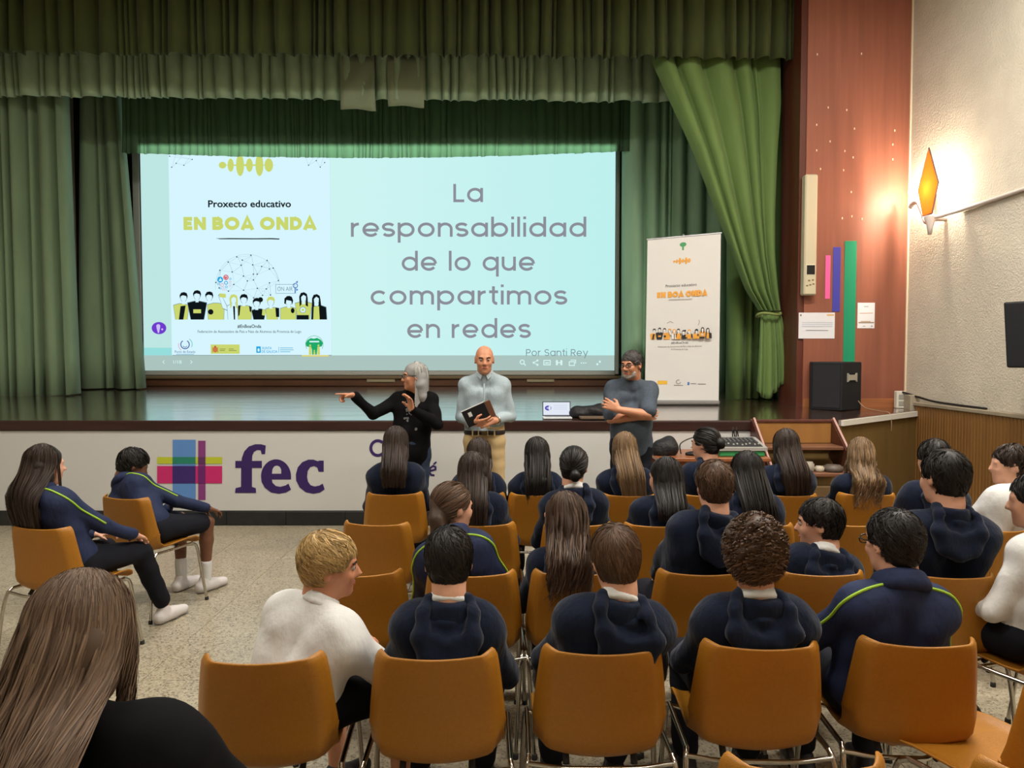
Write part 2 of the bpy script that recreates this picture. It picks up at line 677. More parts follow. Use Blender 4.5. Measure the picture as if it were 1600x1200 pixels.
# right wall: slatted wooden dado under a grey ledge
dado = struct('wall_panelling', MB().box((WX - 0.05, 2.0, 0.0), (WX, 8.45, 1.15)), M_olive)
sl = MB().box((-0.022, 0.004, 0.0), (0.0, 0.046, 1.15), 0.006).mesh('slat', M_slat)
for k in range(58):
    link('slat', sl, dado, (WX - 0.05, 8.40 - 0.05 * (k + 1), 0))
struct('dado_board', MB().box((WX - 0.072, 2.0, 0.0), (WX - 0.05, 5.48, 1.15)), M_slat, dado)
struct('trim_ledge', MB().box((WX - 0.085, 2.0, 1.15), (WX, 8.62, 1.19), 0.006), M_ledge)
struct('trim_corner', MB().box((WX - 0.11, 8.42, 0.0), (WX, 8.66, 1.27), 0.01), M_ledge)
struct('trim_pier', MB().box((WX - 0.016, 8.732, 1.08), (WX + 0.01, 8.76, 7.0), 0.004), mat('cream_trim', (214, 196, 168), rough=0.6))

# ------------------------------------------------------------------ curtains
M_val1 = mat('olive_velvet', (66, 75, 40), rough=0.85, spec=0.15, sheen=0.1, noise=((5, 5, 1), 0.14, 3), coord='World')
M_val2 = mat('grey_green_velvet', (152, 174, 142), rough=0.85, spec=0.15, sheen=0.1, noise=((6, 6, 4), 0.12, 3), coord='World')
M_val3 = mat('forest_velvet', (70, 98, 70), rough=0.85, spec=0.15, sheen=0.05, noise=((6, 6, 2), 0.1, 3), coord='World')
M_side = mat('sage_velvet', (126, 148, 116), rough=0.85, spec=0.15, sheen=0.1, noise=((5, 5, 1), 0.1, 3), coord='World')
M_tied = mat('moss_velvet', (100, 124, 68), rough=0.75, spec=0.2, sheen=0.08, noise=((5, 5, 1), 0.1, 3), coord='World')


def pleats(width, mean, rng, jit=0.72, amp=1.0):
    """list of (u, depth) samples of a pleated run"""
    out = [(0.0, 0.0)]
    x = 0.0
    while x < width:
        w = mean * (1 + rng.uniform(-jit, jit))
        d = amp * rng.uniform(0.55, 1.0) * min(1.0, w / mean + 0.2)
        skew = rng.uniform(0.75, 1.35)
        for t in (0.08, 0.2, 0.35, 0.5, 0.65, 0.8, 0.92):
            out.append((x + w * t, d * math.sin(math.pi * t ** skew) ** 0.7))
        out.append((x + w, d * rng.uniform(0.0, 0.12)))
        x += w
    return out


def curtain(name, m, xl, xr, zt, zb, y, mean, depth, seed, label, cat='curtain', hem=0.0, flare=0.0, slope=0.0, group=None, y_r=None, nz=9, slant=(0, 0), gather=1.0, thick=True, bulge=0.0):
    """hanging cloth; zb may be a function of u in 0..1"""
    rng = random.Random(seed)
    W = xr - xl
    S_ = pleats(W, mean, rng, amp=depth)
    S_ = [s for s in S_ if s[0] <= W] + [(W, 0.0)]
    hem_n = [rng.uniform(-1, 1) for _ in range(len(S_) + 9)]
    vs, fs = [], []
    N = len(S_)
    for j in range(nz + 1):
        v = j / nz
        for i, (u, d) in enumerate(S_):
            uu = u / W
            zbot = zb(uu) if callable(zb) else zb
            hz = hem * (0.6 * d / max(depth, 1e-6) + 0.4 * hem_n[i // 8])
            z = zt + (zbot - hz - zt) * v
            y0 = y if y_r is None else y + (y_r - y) * uu
            k = (gather + (1 - gather) * v) + flare * v
            wob = 0.012 * math.sin(7 * uu * W + 3.1 * v + seed) * v
            x = xl + u + slant[0] * v * (1 - uu) + slant[1] * v * uu + wob
            vs.append((x, y0 - d * k - slope * v - bulge * math.sin(math.pi * v), z))
    for j in range(nz):
        for i in range(N - 1):
            a = j * N + i
            fs.append((a, a + N, a + N + 1, a + 1))
    me = mesh_from(name, vs, fs, [m], True)
    o = link(name, me)
    if thick:
        md = o.modifiers.new('thickness', 'SOLIDIFY')
        md.thickness = 0.006
        md.offset = 0
    tag(o, label, cat, group)
    return o


P = lambda px, py, Y: at(px, py, Y)
rv = random.Random(3)
# top valance just behind the proscenium
curtain('valance', M_val1, -7.15, P(1246, 60, 9.05).x, 6.9, lambda u: P(1240, 82 + 9 * u, 9.0).z, 9.08, 0.16, 0.2, 11,
        'dark olive pleated valance running along the top of the stage opening', 'curtain', hem=0.02, nz=6)
curtain('valance', M_val2, -7.15, P(1062, 100, 9.9).x, 6.4, lambda u: P(1030, 152 + 9 * u, 9.9).z, 9.9, 0.155, 0.15, 12,
        'grey green wrinkled valance hanging just below the dark olive one', 'curtain', hem=0.035, nz=8, bulge=0.02)
v3 = curtain('valance', M_val3, P(191, 200, 10.9).x, P(1002, 200, 10.9).x, 6.0,
             lambda u: P(600, 239 + 8 * math.sin(math.pi * min(1, u * 1.05)) ** 0.8 - 6 * max(0, u - 0.6), 10.9).z, 10.9, 0.10, 0.055, 13,
             'dark green finely pleated valance whose hem covers the top of the projection screen', 'curtain', hem=0.012, nz=8)
# two ironed flat flaps on the second valance
for (x0, x1, yb, lab) in ((533, 585, 171, 'left'), (604, 664, 166, 'right')):
    rr = random.Random(x0)
    vs, fs = [], []
    A, B = P(x0, 88, 9.76), P(x1, yb, 9.76)
    for j in range(9):
        for i in range(9):
            u, v = i / 8, j / 8
            x = A.x + (B.x - A.x) * u + (0.03 * (u - 0.5) * -v if lab == 'right' else 0.03 * (u - 0.5) * v)
            crease = 0.035 * abs(math.sin(4.5 * u + 2.0 * v + x0)) * (1 - abs(2 * v - 1)) + 0.012 * math.sin(9 * (u + v))
            vs.append((x, 9.775 - crease, A.z + (B.z - A.z) * v + 0.015 * math.sin(5 * u) * v))
    for j in range(8):
        for i in range(8):
            a = j * 9 + i
            fs.append((a, a + 9, a + 10, a + 1))
    o = link('cloth_flap', mesh_from('cloth_flap', vs, fs, [mat('pale_grey_green_cloth', (134, 146, 116), rough=0.8, sheen=0.3)], True))
    md = o.modifiers.new('thickness', 'SOLIDIFY')
    md.thickness = 0.006
    tag(o, 'creased pale %s flat flap hanging over the grey green valance' % ('narrower, lower reaching' if lab == 'left' else 'wider, shorter'), 'curtain', 'flat flaps on the valance')

# left side curtains
YL = 10.28
curtain('stage_curtain', M_side, P(-140, 300, YL).x, P(110, 300, YL).x, 6.2, lambda u: P(50, 624 - 9 * u, YL).z, YL, 0.21, 0.30, 21,
        'long sage green curtain with deep folds at the left edge of the stage', hem=0.01, flare=0.15, slant=(0.0, 0.07))
YL2 = 11.2
curtain('stage_curtain', M_side, P(132, 300, YL2).x, P(190, 300, YL2).x, 6.0, lambda u: P(150, 606, YL2).z, YL2, 0.13, 0.2, 22,
        'narrow sage green curtain fanning out beside the left edge of the screen', hem=0.01, flare=0.5, slant=(-0.12, 0.32))
# right side curtains
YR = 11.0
curtain('stage_curtain', mat('sage_velvet_lit', (150, 186, 152), rough=0.85, spec=0.15, sheen=0.1, noise=((5, 5, 1), 0.1, 3), coord='World'), P(972, 300, YR).x, P(1165, 300, YR).x, 6.0, lambda u: P(1060, 612, YR).z, YR, 0.20, 0.22, 23,  # sage velvet with light put into the colour, since this curtain hangs in shadow
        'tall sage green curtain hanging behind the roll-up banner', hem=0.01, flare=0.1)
YR2 = 9.75
curtain('stage_curtain', M_tied, P(1136, 300, YR2).x, P(1236, 300, YR2).x, 6.2, lambda u: P(1180, 622, YR2).z, YR2, 0.19, 0.18, 24,
        'straight moss green curtain hanging behind the tied one by the wooden pier', hem=0.012, flare=0.1)

# tied-back drape: sweeps from the top to a tie, then a short tail
root = empty('tied_curtain', P(1195, 625, 9.35))
tag(root, 'bright moss green curtain swept aside and tied, next to the wooden pier', 'curtain')
YT = 9.3
Lp = [(1010, 60), (1019, 105), (1046, 170), (1076, 240), (1112, 337), (1136, 400), (1158, 452), (1183, 486)]
Rp = [(1216, 60), (1219, 105), (1219, 170), (1213, 240), (1208, 337), (1208, 400), (1212, 452), (1216, 486)]


def interp(path, v):
    t = v * (len(path) - 1)
    i = min(int(t), len(path) - 2)
    f = t - i
    return (path[i][0] * (1 - f) + path[i + 1][0] * f, path[i][1] * (1 - f) + path[i + 1][1] * f)


rng = random.Random(5)
S_ = pleats(1.0, 0.15, rng, amp=1.0)
S_ = [s for s in S_ if s[0] <= 1.0]
vs, fs = [], []
NV = 30
base_p = root.location
for j in range(NV + 1):
    v = j / NV
    l, r = interp(Lp, v), interp(Rp, v)
    for (u, d) in S_:
        uu = u + 0.05 * math.sin(3.0 * v) * u * (1 - u)
        px = l[0] + (r[0] - l[0]) * uu
        py = l[1] + (r[1] - l[1]) * uu + 26 * math.sin(math.pi * v) * (uu - uu * uu)
        p = P(px, py, YT)
        dep = 0.22 * (1 - 0.5 * v)
        vs.append(Vector((p.x, YT - d * dep - 0.16 * math.sin(math.pi * v ** 1.2) * (1 - uu) - 0.05 * v, p.z)) - base_p)
N = len(S_)
for j in range(NV):
    for i in range(N - 1):
        a = j * N + i
        fs.append((a, a + N, a + N + 1, a + 1))
o = link('drape', mesh_from('drape', vs, fs, [M_tied], True), root)
vs, fs = [], []
rng = random.Random(8)
S2 = [s for s in pleats(1.0, 0.25, rng, amp=1.0) if s[0] <= 1.0]
for j in range(15):
    v = j / 14
    xl = 1186 - 7 * v ** 0.7
    xr = 1217 + 9 * v ** 0.7
    for (u, d) in S2:
        p = P(xl + (xr - xl) * u, 492 + (118 + 12 * math.sin(5 * u)) * v, YT)
        vs.append(Vector((p.x, YT - 0.06 - d * 0.10 * (0.35 + 0.65 * v) - 0.03 * math.sin(math.pi * v), p.z)) - base_p)
N = len(S2)
for j in range(14):
    for i in range(N - 1):
        a = j * N + i
        fs.append((a, a + N, a + N + 1, a + 1))
o = link('tail', mesh_from('tail', vs, fs, [M_tied], True), root)
md = o.modifiers.new('thickness', 'SOLIDIFY'); md.thickness = 0.008
tc = P(1201, 491, YT - 0.09) - base_p
ring = [(tc.x + 0.145 * math.cos(w), tc.y + 0.10 * math.sin(w), tc.z + 0.02 * math.sin(2 * w) + 0.015 * math.cos(w)) for w in [k * math.pi / 10 for k in range(21)]]
MB().tube(ring, 0.017, 8, cap=False).build('tie_band', mat('pale_olive_cord', (128, 140, 78), rough=0.7), root)
# ------------------------------------------------------------------ flat print helpers
class Art:
    """flat coloured shapes laid out on a picture plane; f maps layout units to the plane, each layer a hair in front of the last"""

    def __init__(self, f, toward, step=0.0006):
        self.f, self.t, self.step, self.n = f, Vector(toward), step, 1
        self.v, self.fc, self.mi, self.ms = [], [], [], []

    def poly(self, pts, m, layer=True):
        if m not in self.ms:
            self.ms.append(m)
        k = len(self.v)
        self.v += [self.f(x, y) + self.t * (self.step * self.n) for x, y in pts]
        self.fc.append(tuple(range(k, k + len(pts))))
        self.mi.append(self.ms.index(m))
        if layer:
            self.n += 1

    def rect(self, x0, y0, x1, y1, m):
        self.poly([(x0, y0), (x1, y0), (x1, y1), (x0, y1)], m)

    def disc(self, x, y, rx, m, ry=None, n=20, a0=0, a1=360):
        ry = rx if ry is None else ry
        self.poly([(x + rx * math.cos(math.radians(a0 + (a1 - a0) * i / n)), y + ry * math.sin(math.radians(a0 + (a1 - a0) * i / n))) for i in range(n + (a1 - a0 < 360))], m)

    def stroke(self, pts, w, m, closed=False):
        """ribbon of width w along points"""
        pts = [Vector((p[0], p[1])) for p in pts]
        if closed:
            pts = pts + [pts[0]]
        N = len(pts)
        if N < 2:
            return
        L, R = [], []
        for i in range(N):
            if closed and i in (0, N - 1):
                a, b = pts[N - 2], pts[1]
                d1, d2 = (pts[0] - a).normalized(), (b - pts[0]).normalized()
            else:
                d1 = (pts[i] - pts[i - 1]).normalized() if i > 0 else (pts[1] - pts[0]).normalized()
                d2 = (pts[i + 1] - pts[i]).normalized() if i < N - 1 else d1
            t = d1 + d2
            t = t.normalized() if t.length > 1e-6 else d1
            nrm = Vector((-t.y, t.x))
            c = max(0.62, nrm.dot(Vector((-d1.y, d1.x))))
            L.append(pts[i] + nrm * (w / 2 / c))
            R.append(pts[i] - nrm * (w / 2 / c))
        if m not in self.ms:
            self.ms.append(m)
        k = len(self.v)
        self.v += [self.f(*p) + self.t * (self.step * self.n) for p in L + R]
        for i in range(N - 1):
            self.fc.append((k + i, k + i + 1, k + N + i + 1, k + N + i))
            self.mi.append(self.ms.index(m))
        self.n += 1

    def build(self, name, parent=None, origin=(0, 0, 0)):
        o_ = Vector(origin)
        me = mesh_from(name, [v - o_ for v in self.v], self.fc, self.ms, False, self.mi)
        return link(name, me, parent)


def arc(cx, cy, r, a0, a1, n=14, ry=None):
    ry = r if ry is None else ry
    return [(cx + r * math.cos(math.radians(a0 + (a1 - a0) * i / n)), cy + ry * math.sin(math.radians(a0 + (a1 - a0) * i / n))) for i in range(n + 1)]


def glyph(ch, w):
    """strokes (y up, x-height 1, ascender 1.42, caps 1.28) and advance of a round geometric letter"""
    r = 0.5 - w / 2
    h, cap, asc = w / 2, 1.28, 1.42
    bowl = lambda cx: arc(cx, 0.5, r, 0, 360, 28)
    if ch == 'a' or ch == 'd' or ch == 'q':
        top, bot = (1.0, 0) if ch == 'a' else ((asc, 0) if ch == 'd' else (1.0, -0.42))
        return [bowl(0.5), [(1.0 - h, bot), (1.0 - h, top)]], 1.0
    if ch in 'bp':
        top, bot = (asc, 0) if ch == 'b' else (1.0, -0.42)
        return [bowl(0.5), [(h, bot), (h, top)]], 1.0
    if ch == 'o':
        return [bowl(0.5)], 1.0
    if ch == 'c':
        return [arc(0.5, 0.5, r, 42, 318, 24)], 0.92
    if ch == 'e':
        return [arc(0.5, 0.5, r, 0, 322, 26), [(h, 0.47), (1 - h, 0.47)]], 1.0
    if ch == 'n':
        return [[(h, 0), (h, 1.0)], arc(0.44, 0.56, 0.44 - h, 180, 0, 14) + [(0.88 - h, 0)]], 0.88
    if ch == 'm':
        return [[(h, 0), (h, 1.0)], arc(0.40, 0.60, 0.40 - h, 180, 0, 14) + [(0.8 - h, 0)], arc(1.2 - w, 0.60, 0.40 - h, 180, 0, 14) + [(1.6 - w - h, 0)]], 1.6 - w
    if ch == 'r':
        return [[(h, 0), (h, 1.0)], arc(0.46, 0.53, 0.46 - h, 180, 88, 9)], 0.5
    if ch == 'u':
        return [[(0.88 - h, 0), (0.88 - h, 1.0)], [(h, 1.0)] + arc(0.44, 0.44, 0.44 - h, 180, 360, 14)], 0.88
    if ch == 's':
        q = (1 - w) / 4
        return [arc(0.36, 1 - h - q, 0.30, 25, 180, 10, q) + arc(0.36, 1 - h - q, 0.30, 180, 270, 6, q)[1:] + arc(0.36, h + q, 0.30, 90, -155, 14, q)[1:]], 0.72
    if ch == 't':
        return [[(0.25, 1.3), (0.25, 0.3)] + arc(0.47, 0.26 + h * 0.3, 0.22, 180, 270, 6), [(0, 1.0 - h), (0.52, 1.0 - h)]], 0.5
    if ch == 'i':
        return [[(h, 0), (h, 1.0)], [(h, 1.24), (h, 1.24 + w * 1.05)]], w
    if ch == 'l':
        return [[(h, 0), (h, asc)]], w
    if ch == 'y':
        return [[(0.04, 1.0), (0.46, 0.08)], [(0.88, 1.0), (0.30, -0.42)]], 0.9
    if ch == 'L':
        return [[(h, cap), (h, h), (0.68, h)]], 0.68
    if ch == 'P':
        return [[(h, 0), (h, cap - h), (0.5, cap - h)] + arc(0.5, cap - h - 0.3, 0.3, 90, -90, 12) + [(h, cap - h - 0.6)]], 0.85
    if ch == 'R':
        return [[(h, 0), (h, cap - h), (0.5, cap - h)] + arc(0.5, cap - h - 0.3, 0.3, 90, -90, 12) + [(h, cap - h - 0.6)], [(0.42, cap - h - 0.6), (0.85, 0)]], 0.88
    if ch == 'S':
        q = (cap - w) / 4
        return [arc(0.42, cap - h - q, 0.36, 25, 270, 16, q) + arc(0.42, h + q, 0.36, 90, -155, 14, q)[1:]], 0.84
    # heavy capitals (cap height 1.28 too)
    if ch == 'E':
        return [[(0.78, cap - h), (h, cap - h), (h, h), (0.78, h)], [(h, cap / 2), (0.72, cap / 2)]], 0.8
    if ch == 'N':
        return [[(h, 0), (h, cap)], [(1.08 - h, 0), (1.08 - h, cap)], [(h * 0.9, cap - h * 0.4), (1.08 - h * 0.9, h * 0.4)]], 1.08
    if ch == 'B':
        q = (cap - w) / 4
        return [[(h, 0), (h, cap)], [(h, cap - h), (0.5, cap - h)] + arc(0.5, cap - h - q, 0.26, 90, -90, 10, q) + [(h, cap / 2)], [(0.5, cap / 2)] + arc(0.52, h + q, 0.30, 90, -90, 10, q) + [(h, h)]], 0.98
    if ch == 'O':
        return [arc(0.66, cap / 2, 0.66 - h, 0, 360, 30, cap / 2 - h)], 1.32
    if ch == 'A':
        return [[(h * 0.6, 0), (0.56, cap - h * 0.3), (1.12 - h * 0.6, 0)], [(0.25, 0.34), (0.87, 0.34)]], 1.12
    if ch == 'D':
        return [[(h, h), (h, cap - h), (0.45, cap - h)] + arc(0.45, cap / 2, 0.63 - h, 90, -90, 18, cap / 2 - h) + [(h, h)]], 1.08
    return [], 0.45


def letters(art, txt, x0, x1, base, xh, m, w=0.17, gap=0.2, space=0.5, word=None):
    """one line of stroke letters fitted between x0 and x1 (layout y runs down)"""
    pen, items = 0.0, []
    for ch in txt:
        if ch == ' ':
            pen += space
            items.append((pen, None))
            continue
        g, adv = glyph(ch, w)
        items.append((pen, g))
        pen += adv + gap
    sx = (x1 - x0) / (pen - gap)
    for px, g in items:
        if g is None:
            if word:
                word()
            continue
        for st in g:
            # the stroke itself is built in letter units so that round letters stay even
            pts = [(x0 + (px + x) * sx, base - y * xh) for x, y in st]
            closed = len(st) > 20 and (Vector(st[0]) - Vector(st[-1])).length < 1e-4
            art.stroke(pts[:-1] if closed else pts, w * (sx + xh) / 2, m, closed)


def print_text(art, txt, x0, x1, base, m, height=None, bold=0.0, shear=0.0):
    """a line set in the built-in typeface, fitted to the width x0..x1 (height: cap height in layout units)"""
    cu = bpy.data.curves.new('line', 'FONT')
    cu.body = txt
    cu.size = 1.0
    cu.offset = bold
    cu.shear = shear
    cu.resolution_u = 3
    o = bpy.data.objects.new('line', cu)
    COL.objects.link(o)
    me = bpy.data.meshes.new_from_object(o.evaluated_get(bpy.context.evaluated_depsgraph_get()))
    bpy.data.objects.remove(o)
    bpy.data.curves.remove(cu)
    xs = [v.co.x for v in me.vertices]
    if not xs:
        return
    lo, hi = min(xs), max(xs)
    sx = (x1 - x0) / (hi - lo)
    sy = sx if height is None else height / 0.7
    if m not in art.ms:
        art.ms.append(m)
    k = len(art.v)
    art.v += [art.f(x0 + (v.co.x - lo) * sx, base - v.co.y * sy) + art.t * (art.step * art.n) for v in me.vertices]
    for p in me.polygons:
        art.fc.append(tuple(k + i for i in p.vertices))
        art.mi.append(art.ms.index(m))
    art.n += 1
    bpy.data.meshes.remove(me)


def plane_map(x0, y0, x1, y1, A, B, C):
    """layout rectangle -> plane: A top left, B top right, C bottom left"""
    A, B, C = Vector(A), Vector(B), Vector(C)
    return lambda x, y: A + (B - A) * ((x - x0) / (x1 - x0)) + (C - A) * ((y - y0) / (y1 - y0))


def wave_mark(art, cx, cy, w, m):
    """sound-wave emblem of six lobes"""
    for fx, fw, fh in ((-0.42, 0.12, 0.34), (-0.28, 0.10, 0.66), (-0.12, 0.13, 1.1), (0.04, 0.11, 0.68), (0.21, 0.13, 1.1), (0.37, 0.14, 0.68)):
        hw, hh = fw * w * 0.52, fh * w * 0.17
        x = cx + fx * w
        art.poly([(x + hw * math.copysign(abs(math.cos(a)) ** 1.1, math.cos(a)), cy + hh * math.copysign(abs(math.sin(a)) ** 0.9, math.sin(a))) for a in [k * math.pi / 10 for k in range(20)]], m)
    art.poly([(cx - 0.52 * w, cy), (cx, cy - 0.018 * w), (cx + 0.5 * w, cy), (cx, cy + 0.018 * w)], m)


def crowd_row(art, x0, y0, x1, y1, c_cloth, c_dark, c_skin, c_line, detail=True):
    """ten drawn young people, arm on shoulder, as on the slide and the banner (unit: slide pixels 270..515 x 455..499)"""
    fx = lambda x: x0 + (x - 270) / 245.0 * (x1 - x0)
    fy = lambda y: y0 + (y - 454) / 45.0 * (y1 - y0)
    s = (x1 - x0) / 245.0

    def pl(pts, m):
        art.poly([(fx(x), fy(y)) for x, y in pts], m)

    def body(cx, top, wt, wb, m, arm=None):
        if detail:
            pl([(cx - wt - 0.6, top + 1.2), (cx - 4, top - 1.4), (cx + 4, top - 1.4), (cx + wt + 0.6, top + 1.2), (cx + wb + 0.6, 499), (cx - wb - 0.6, 499)], c_line)
        pl([(cx - wt, top + 2), (cx - 4, top - 0.6), (cx + 4, top - 0.6), (cx + wt, top + 2), (cx + wb, 499), (cx - wb, 499)], m)

    def head(cx, cy, hair, style, turn=0):
        art.disc(fx(cx), fy(cy), 5.2 * s, c_line, 6.6 * s, 14)
        art.disc(fx(cx), fy(cy), 4.6 * s, c_skin, 6.0 * s, 14)
        pl([(cx - 2.2, cy + 4), (cx + 2.2, cy + 4), (cx + 2.4, cy + 10), (cx - 2.4, cy + 10)], c_skin)
        if style == 'long':
            pl([(cx - 5 - turn, cy + 14), (cx - 6.6, cy - 2), (cx - 4, cy - 7.5), (cx + 1, cy - 8.6), (cx + 5.4, cy - 6), (cx + 6.6, cy), (cx + 6 + turn, cy + 14), (cx + 3.2, cy + 12), (cx + 4, cy - 2), (cx, cy - 4.6), (cx - 3.6, cy - 1), (cx - 3, cy + 10)], hair)
        else:
            pl([(cx - 5.6, cy + 1), (cx - 6.2, cy - 4), (cx - 3.6, cy - 8), (cx + 1, cy - 9), (cx + 5, cy - 7.4), (cx + 6.4, cy - 3), (cx + 5.4, cy + 2), (cx + 4.2, cy - 2.6), (cx - 1, cy - 4), (cx - 4.4, cy - 2.4)], hair)
            if style == 'bun':
                art.disc(fx(cx + 6), fy(cy - 6), 4 * s, hair, n=12)
            if style == 'bob':
                pl([(cx - 7, cy + 3), (cx - 6.6, cy - 5), (cx - 2, cy - 8.8), (cx + 4, cy - 8), (cx + 7, cy - 2), (cx + 5.4, cy + 5), (cx + 4, cy - 1), (cx - 3.6, cy - 2.4), (cx - 4.6, cy + 4)], hair)
    D, Y, K = c_dark, c_cloth, c_skin
    body(285, 475, 12, 9, Y); pl([(284, 478), (292, 477), (288, 499), (281, 499)], D); head(289, 465, D, 'short')
    body(354 - 15, 474, 13, 12, Y)
    body(310, 471, 15, 10, D); head(310, 462, D, 'short'); head(329, 464, D, 'short')
    art.disc(fx(331), fy(487), 4.4 * s, D, 4.4 * s, 10)
    pl([(304, 483), (316, 483), (316, 489), (304, 489)], Y)
    pl([(357, 478), (349, 462), (346, 458), (343, 461), (350, 482), (358, 486)], c_line)
    pl([(356, 478), (349, 463), (346, 460), (344, 462), (350, 481), (357, 484)], K)
    pl([(345, 458), (355, 459), (355, 465), (345, 464)], Y)
    body(366, 476, 9, 8, K); head(367, 468, Y, 'long'); pl([(366, 478), (369, 478), (369, 499), (367, 499)], D)
    body(384, 478, 11, 10, Y); head(383, 468, D, 'short'); pl([(374, 478), (378, 476), (376, 492), (374, 494)], D); pl([(391, 477), (395, 480), (394, 488), (392, 486)], D)
    body(406, 483, 11, 8, D); head(403, 474, D, 'bun'); pl([(412, 482), (418, 486), (416, 493), (411, 492)], Y)
    body(427, 481, 10, 8, Y); head(425, 472, Y, 'short'); pl([(432, 480), (438, 481), (438, 495), (433, 495)], D)
    body(452, 480, 12, 12, Y); head(453, 471, D, 'bob')
    art.disc(fx(459), fy(485), 3.0 * s, D, 4.2 * s, 10)
    body(476, 472, 13, 9, Y); head(476, 465, D, 'long', 1); art.disc(fx(475), fy(484), 5 * s, c_line, n=14); art.disc(fx(475), fy(484), 4.2 * s, K, n=14); art.disc(fx(475), fy(484), 2.2 * s, Y, n=10)
    pl([(465, 492), (484, 492), (484, 499), (465, 499)], D)
    body(500, 478, 11, 12, D); head(496, 468, D, 'long', 2); pl([(492, 479), (500, 478), (501, 499), (491, 499)], Y)


# ------------------------------------------------------------------ projection screen
YS = 11.8
scr = empty('projection_screen', (at(590, 580, YS).x, YS, stage_z(YS)))
tag(scr, 'large lit projection screen showing a two part slide at the back of the stage', 'screen')
so = scr.location
TL, BR = at(215, 226, YS), at(966, 579, YS)
x0w, x1w = at(222, 400, YS).x, at(961, 400, YS).x
zt, zb = at(590, 222, YS).z, at(590, 579, YS).z
M_frame = mat('pale_screen_frame', (176, 178, 170), rough=0.5)
fr = MB()
fr.box((x0w - 0.13, YS - 0.01, zb - 0.06), (x0w - 0.02, YS + 0.06, zt), 0.01)
fr.box((x1w + 0.01, YS - 0.01, zb - 0.06), (x1w + 0.07, YS + 0.06, zt), 0.01)
fr.box((x0w - 0.02, YS - 0.01, zb - 0.075), (x1w + 0.01, YS + 0.06, zb - 0.005), 0.01)
fr.build('frame', M_frame, scr, -so)
mb = MB()
mb.box((x0w - 0.02, YS + 0.005, zb), (x1w + 0.01, YS + 0.05, zt + 0.1))
mb.build('screen_cloth', mat('screen_cloth', (40, 44, 44), rough=0.9), scr, -so)
fmap = plane_map(222, 222, 961, 579, (x0w, YS, at(590, 222, YS).z), (x1w, YS, at(590, 222, YS).z), (x0w, YS, zb))
G_r = glow('light_cyan_projection', (206, 244, 242), 1.0, grad=((190, 240, 238), 0, -0.5, 3.6))
G_l = glow('light_margin', (190, 230, 226))
G_sl = glow('light_slide', (214, 245, 254))
G_bar = glow('light_toolbar', (171, 196, 190))
G_grey = glow('light_grey_text', (140, 142, 152))
G_black = glow('light_black', (14, 22, 26))
G_lime = glow('light_lime', (202, 214, 110))
G_white = glow('light_white', (214, 244, 240))
G_line = glow('light_line', (120, 150, 160))
G_line2 = glow('light_faint_line', (168, 200, 214))
G_purple = glow('light_purple', (110, 60, 205))
G_blue = glow('light_blue', (60, 110, 190))
G_sky = glow('light_sky_blue', (30, 165, 225))
G_red = glow('light_red', (215, 100, 110))
G_green = glow('light_green', (30, 170, 105))
G_pink = glow('light_pink', (225, 180, 205))
a = Art(fmap, (0, -1, 0), 0.0005)
a.rect(222, 222, 267, 556, G_l)
a.rect(517, 222, 961, 556, G_r)
a.rect(222, 543, 267, 556, glow('light_teal', (150, 222, 220)))
a.rect(222, 555, 961, 579, G_bar)
a.build('projected_background', scr, so)
a = Art(fmap, (0, -1, 0), 0.0003)
a.n = 12
a.rect(266, 236, 517, 554.5, G_sl)
# corner webs of dots
for ox, pts in ((266, ((271, 261), (278, 255), (290, 258), (303, 249), (268, 244))), (515, ((464, 242), (478, 243), (484, 258), (496, 251), (502, 261), (509, 254)))):
    for i in range(len(pts) - 1):
        a.stroke([pts[i], pts[i + 1]], 0.35, G_line2)
        a.stroke([pts[i], (pts[i + 1][0], 240)], 0.35, G_line2)
    for p in pts:
        a.rect(p[0] - 0.8, p[1] - 0.8, p[0] + 0.8, p[1] + 0.8, G_black)
wave_mark(a, 388.5, 258, 91, G_lime)
print_text(a, 'Proxecto educativo', 327, 456, 323, G_black, 10.5, bold=0.022)
letters(a, 'EN BOA ONDA', 288, 495, 358.5, 15.6, G_lime, w=0.36, gap=0.12, space=0.42)
a.poly([(338, 371.8), (360, 371.3), (400, 371.6), (425, 371.3), (438, 372), (437, 373.6), (424, 373.2), (395, 373.3), (345, 373.1)], G_black)
# sphere of dots and lines
rr = random.Random(4)
dots = [(372, 401), (394, 398.5), (419, 406.5), (358.5, 409), (380.5, 406), (378.5, 414), (396.5, 413.5), (410.5, 416), (422.5, 420), (428.5, 418.5), (345.5, 422), (364.5, 424.5), (382, 431), (397.5, 428), (403.5, 428), (388, 438.5), (397.5, 437), (436.5, 438), (422.5, 441.5), (339, 441), (367, 444), (344, 449.5), (403.5, 450), (417.5, 451), (382, 453), (358.5, 454.5), (411.5, 461), (424, 460.5), (397.5, 465)]
for i, p in enumerate(dots):
    near = sorted(dots, key=lambda q: (q[0] - p[0]) ** 2 + (q[1] - p[1]) ** 2)[1:5]
    for q in near:
        a.stroke([p, q], 0.32, G_line2)
a.stroke(arc(388, 447, 50, 175, 365, 30), 0.4, G_line2)
for p in dots:
    a.rect(p[0] - 0.9, p[1] - 0.9, p[0] + 0.9, p[1] + 0.9, G_black)
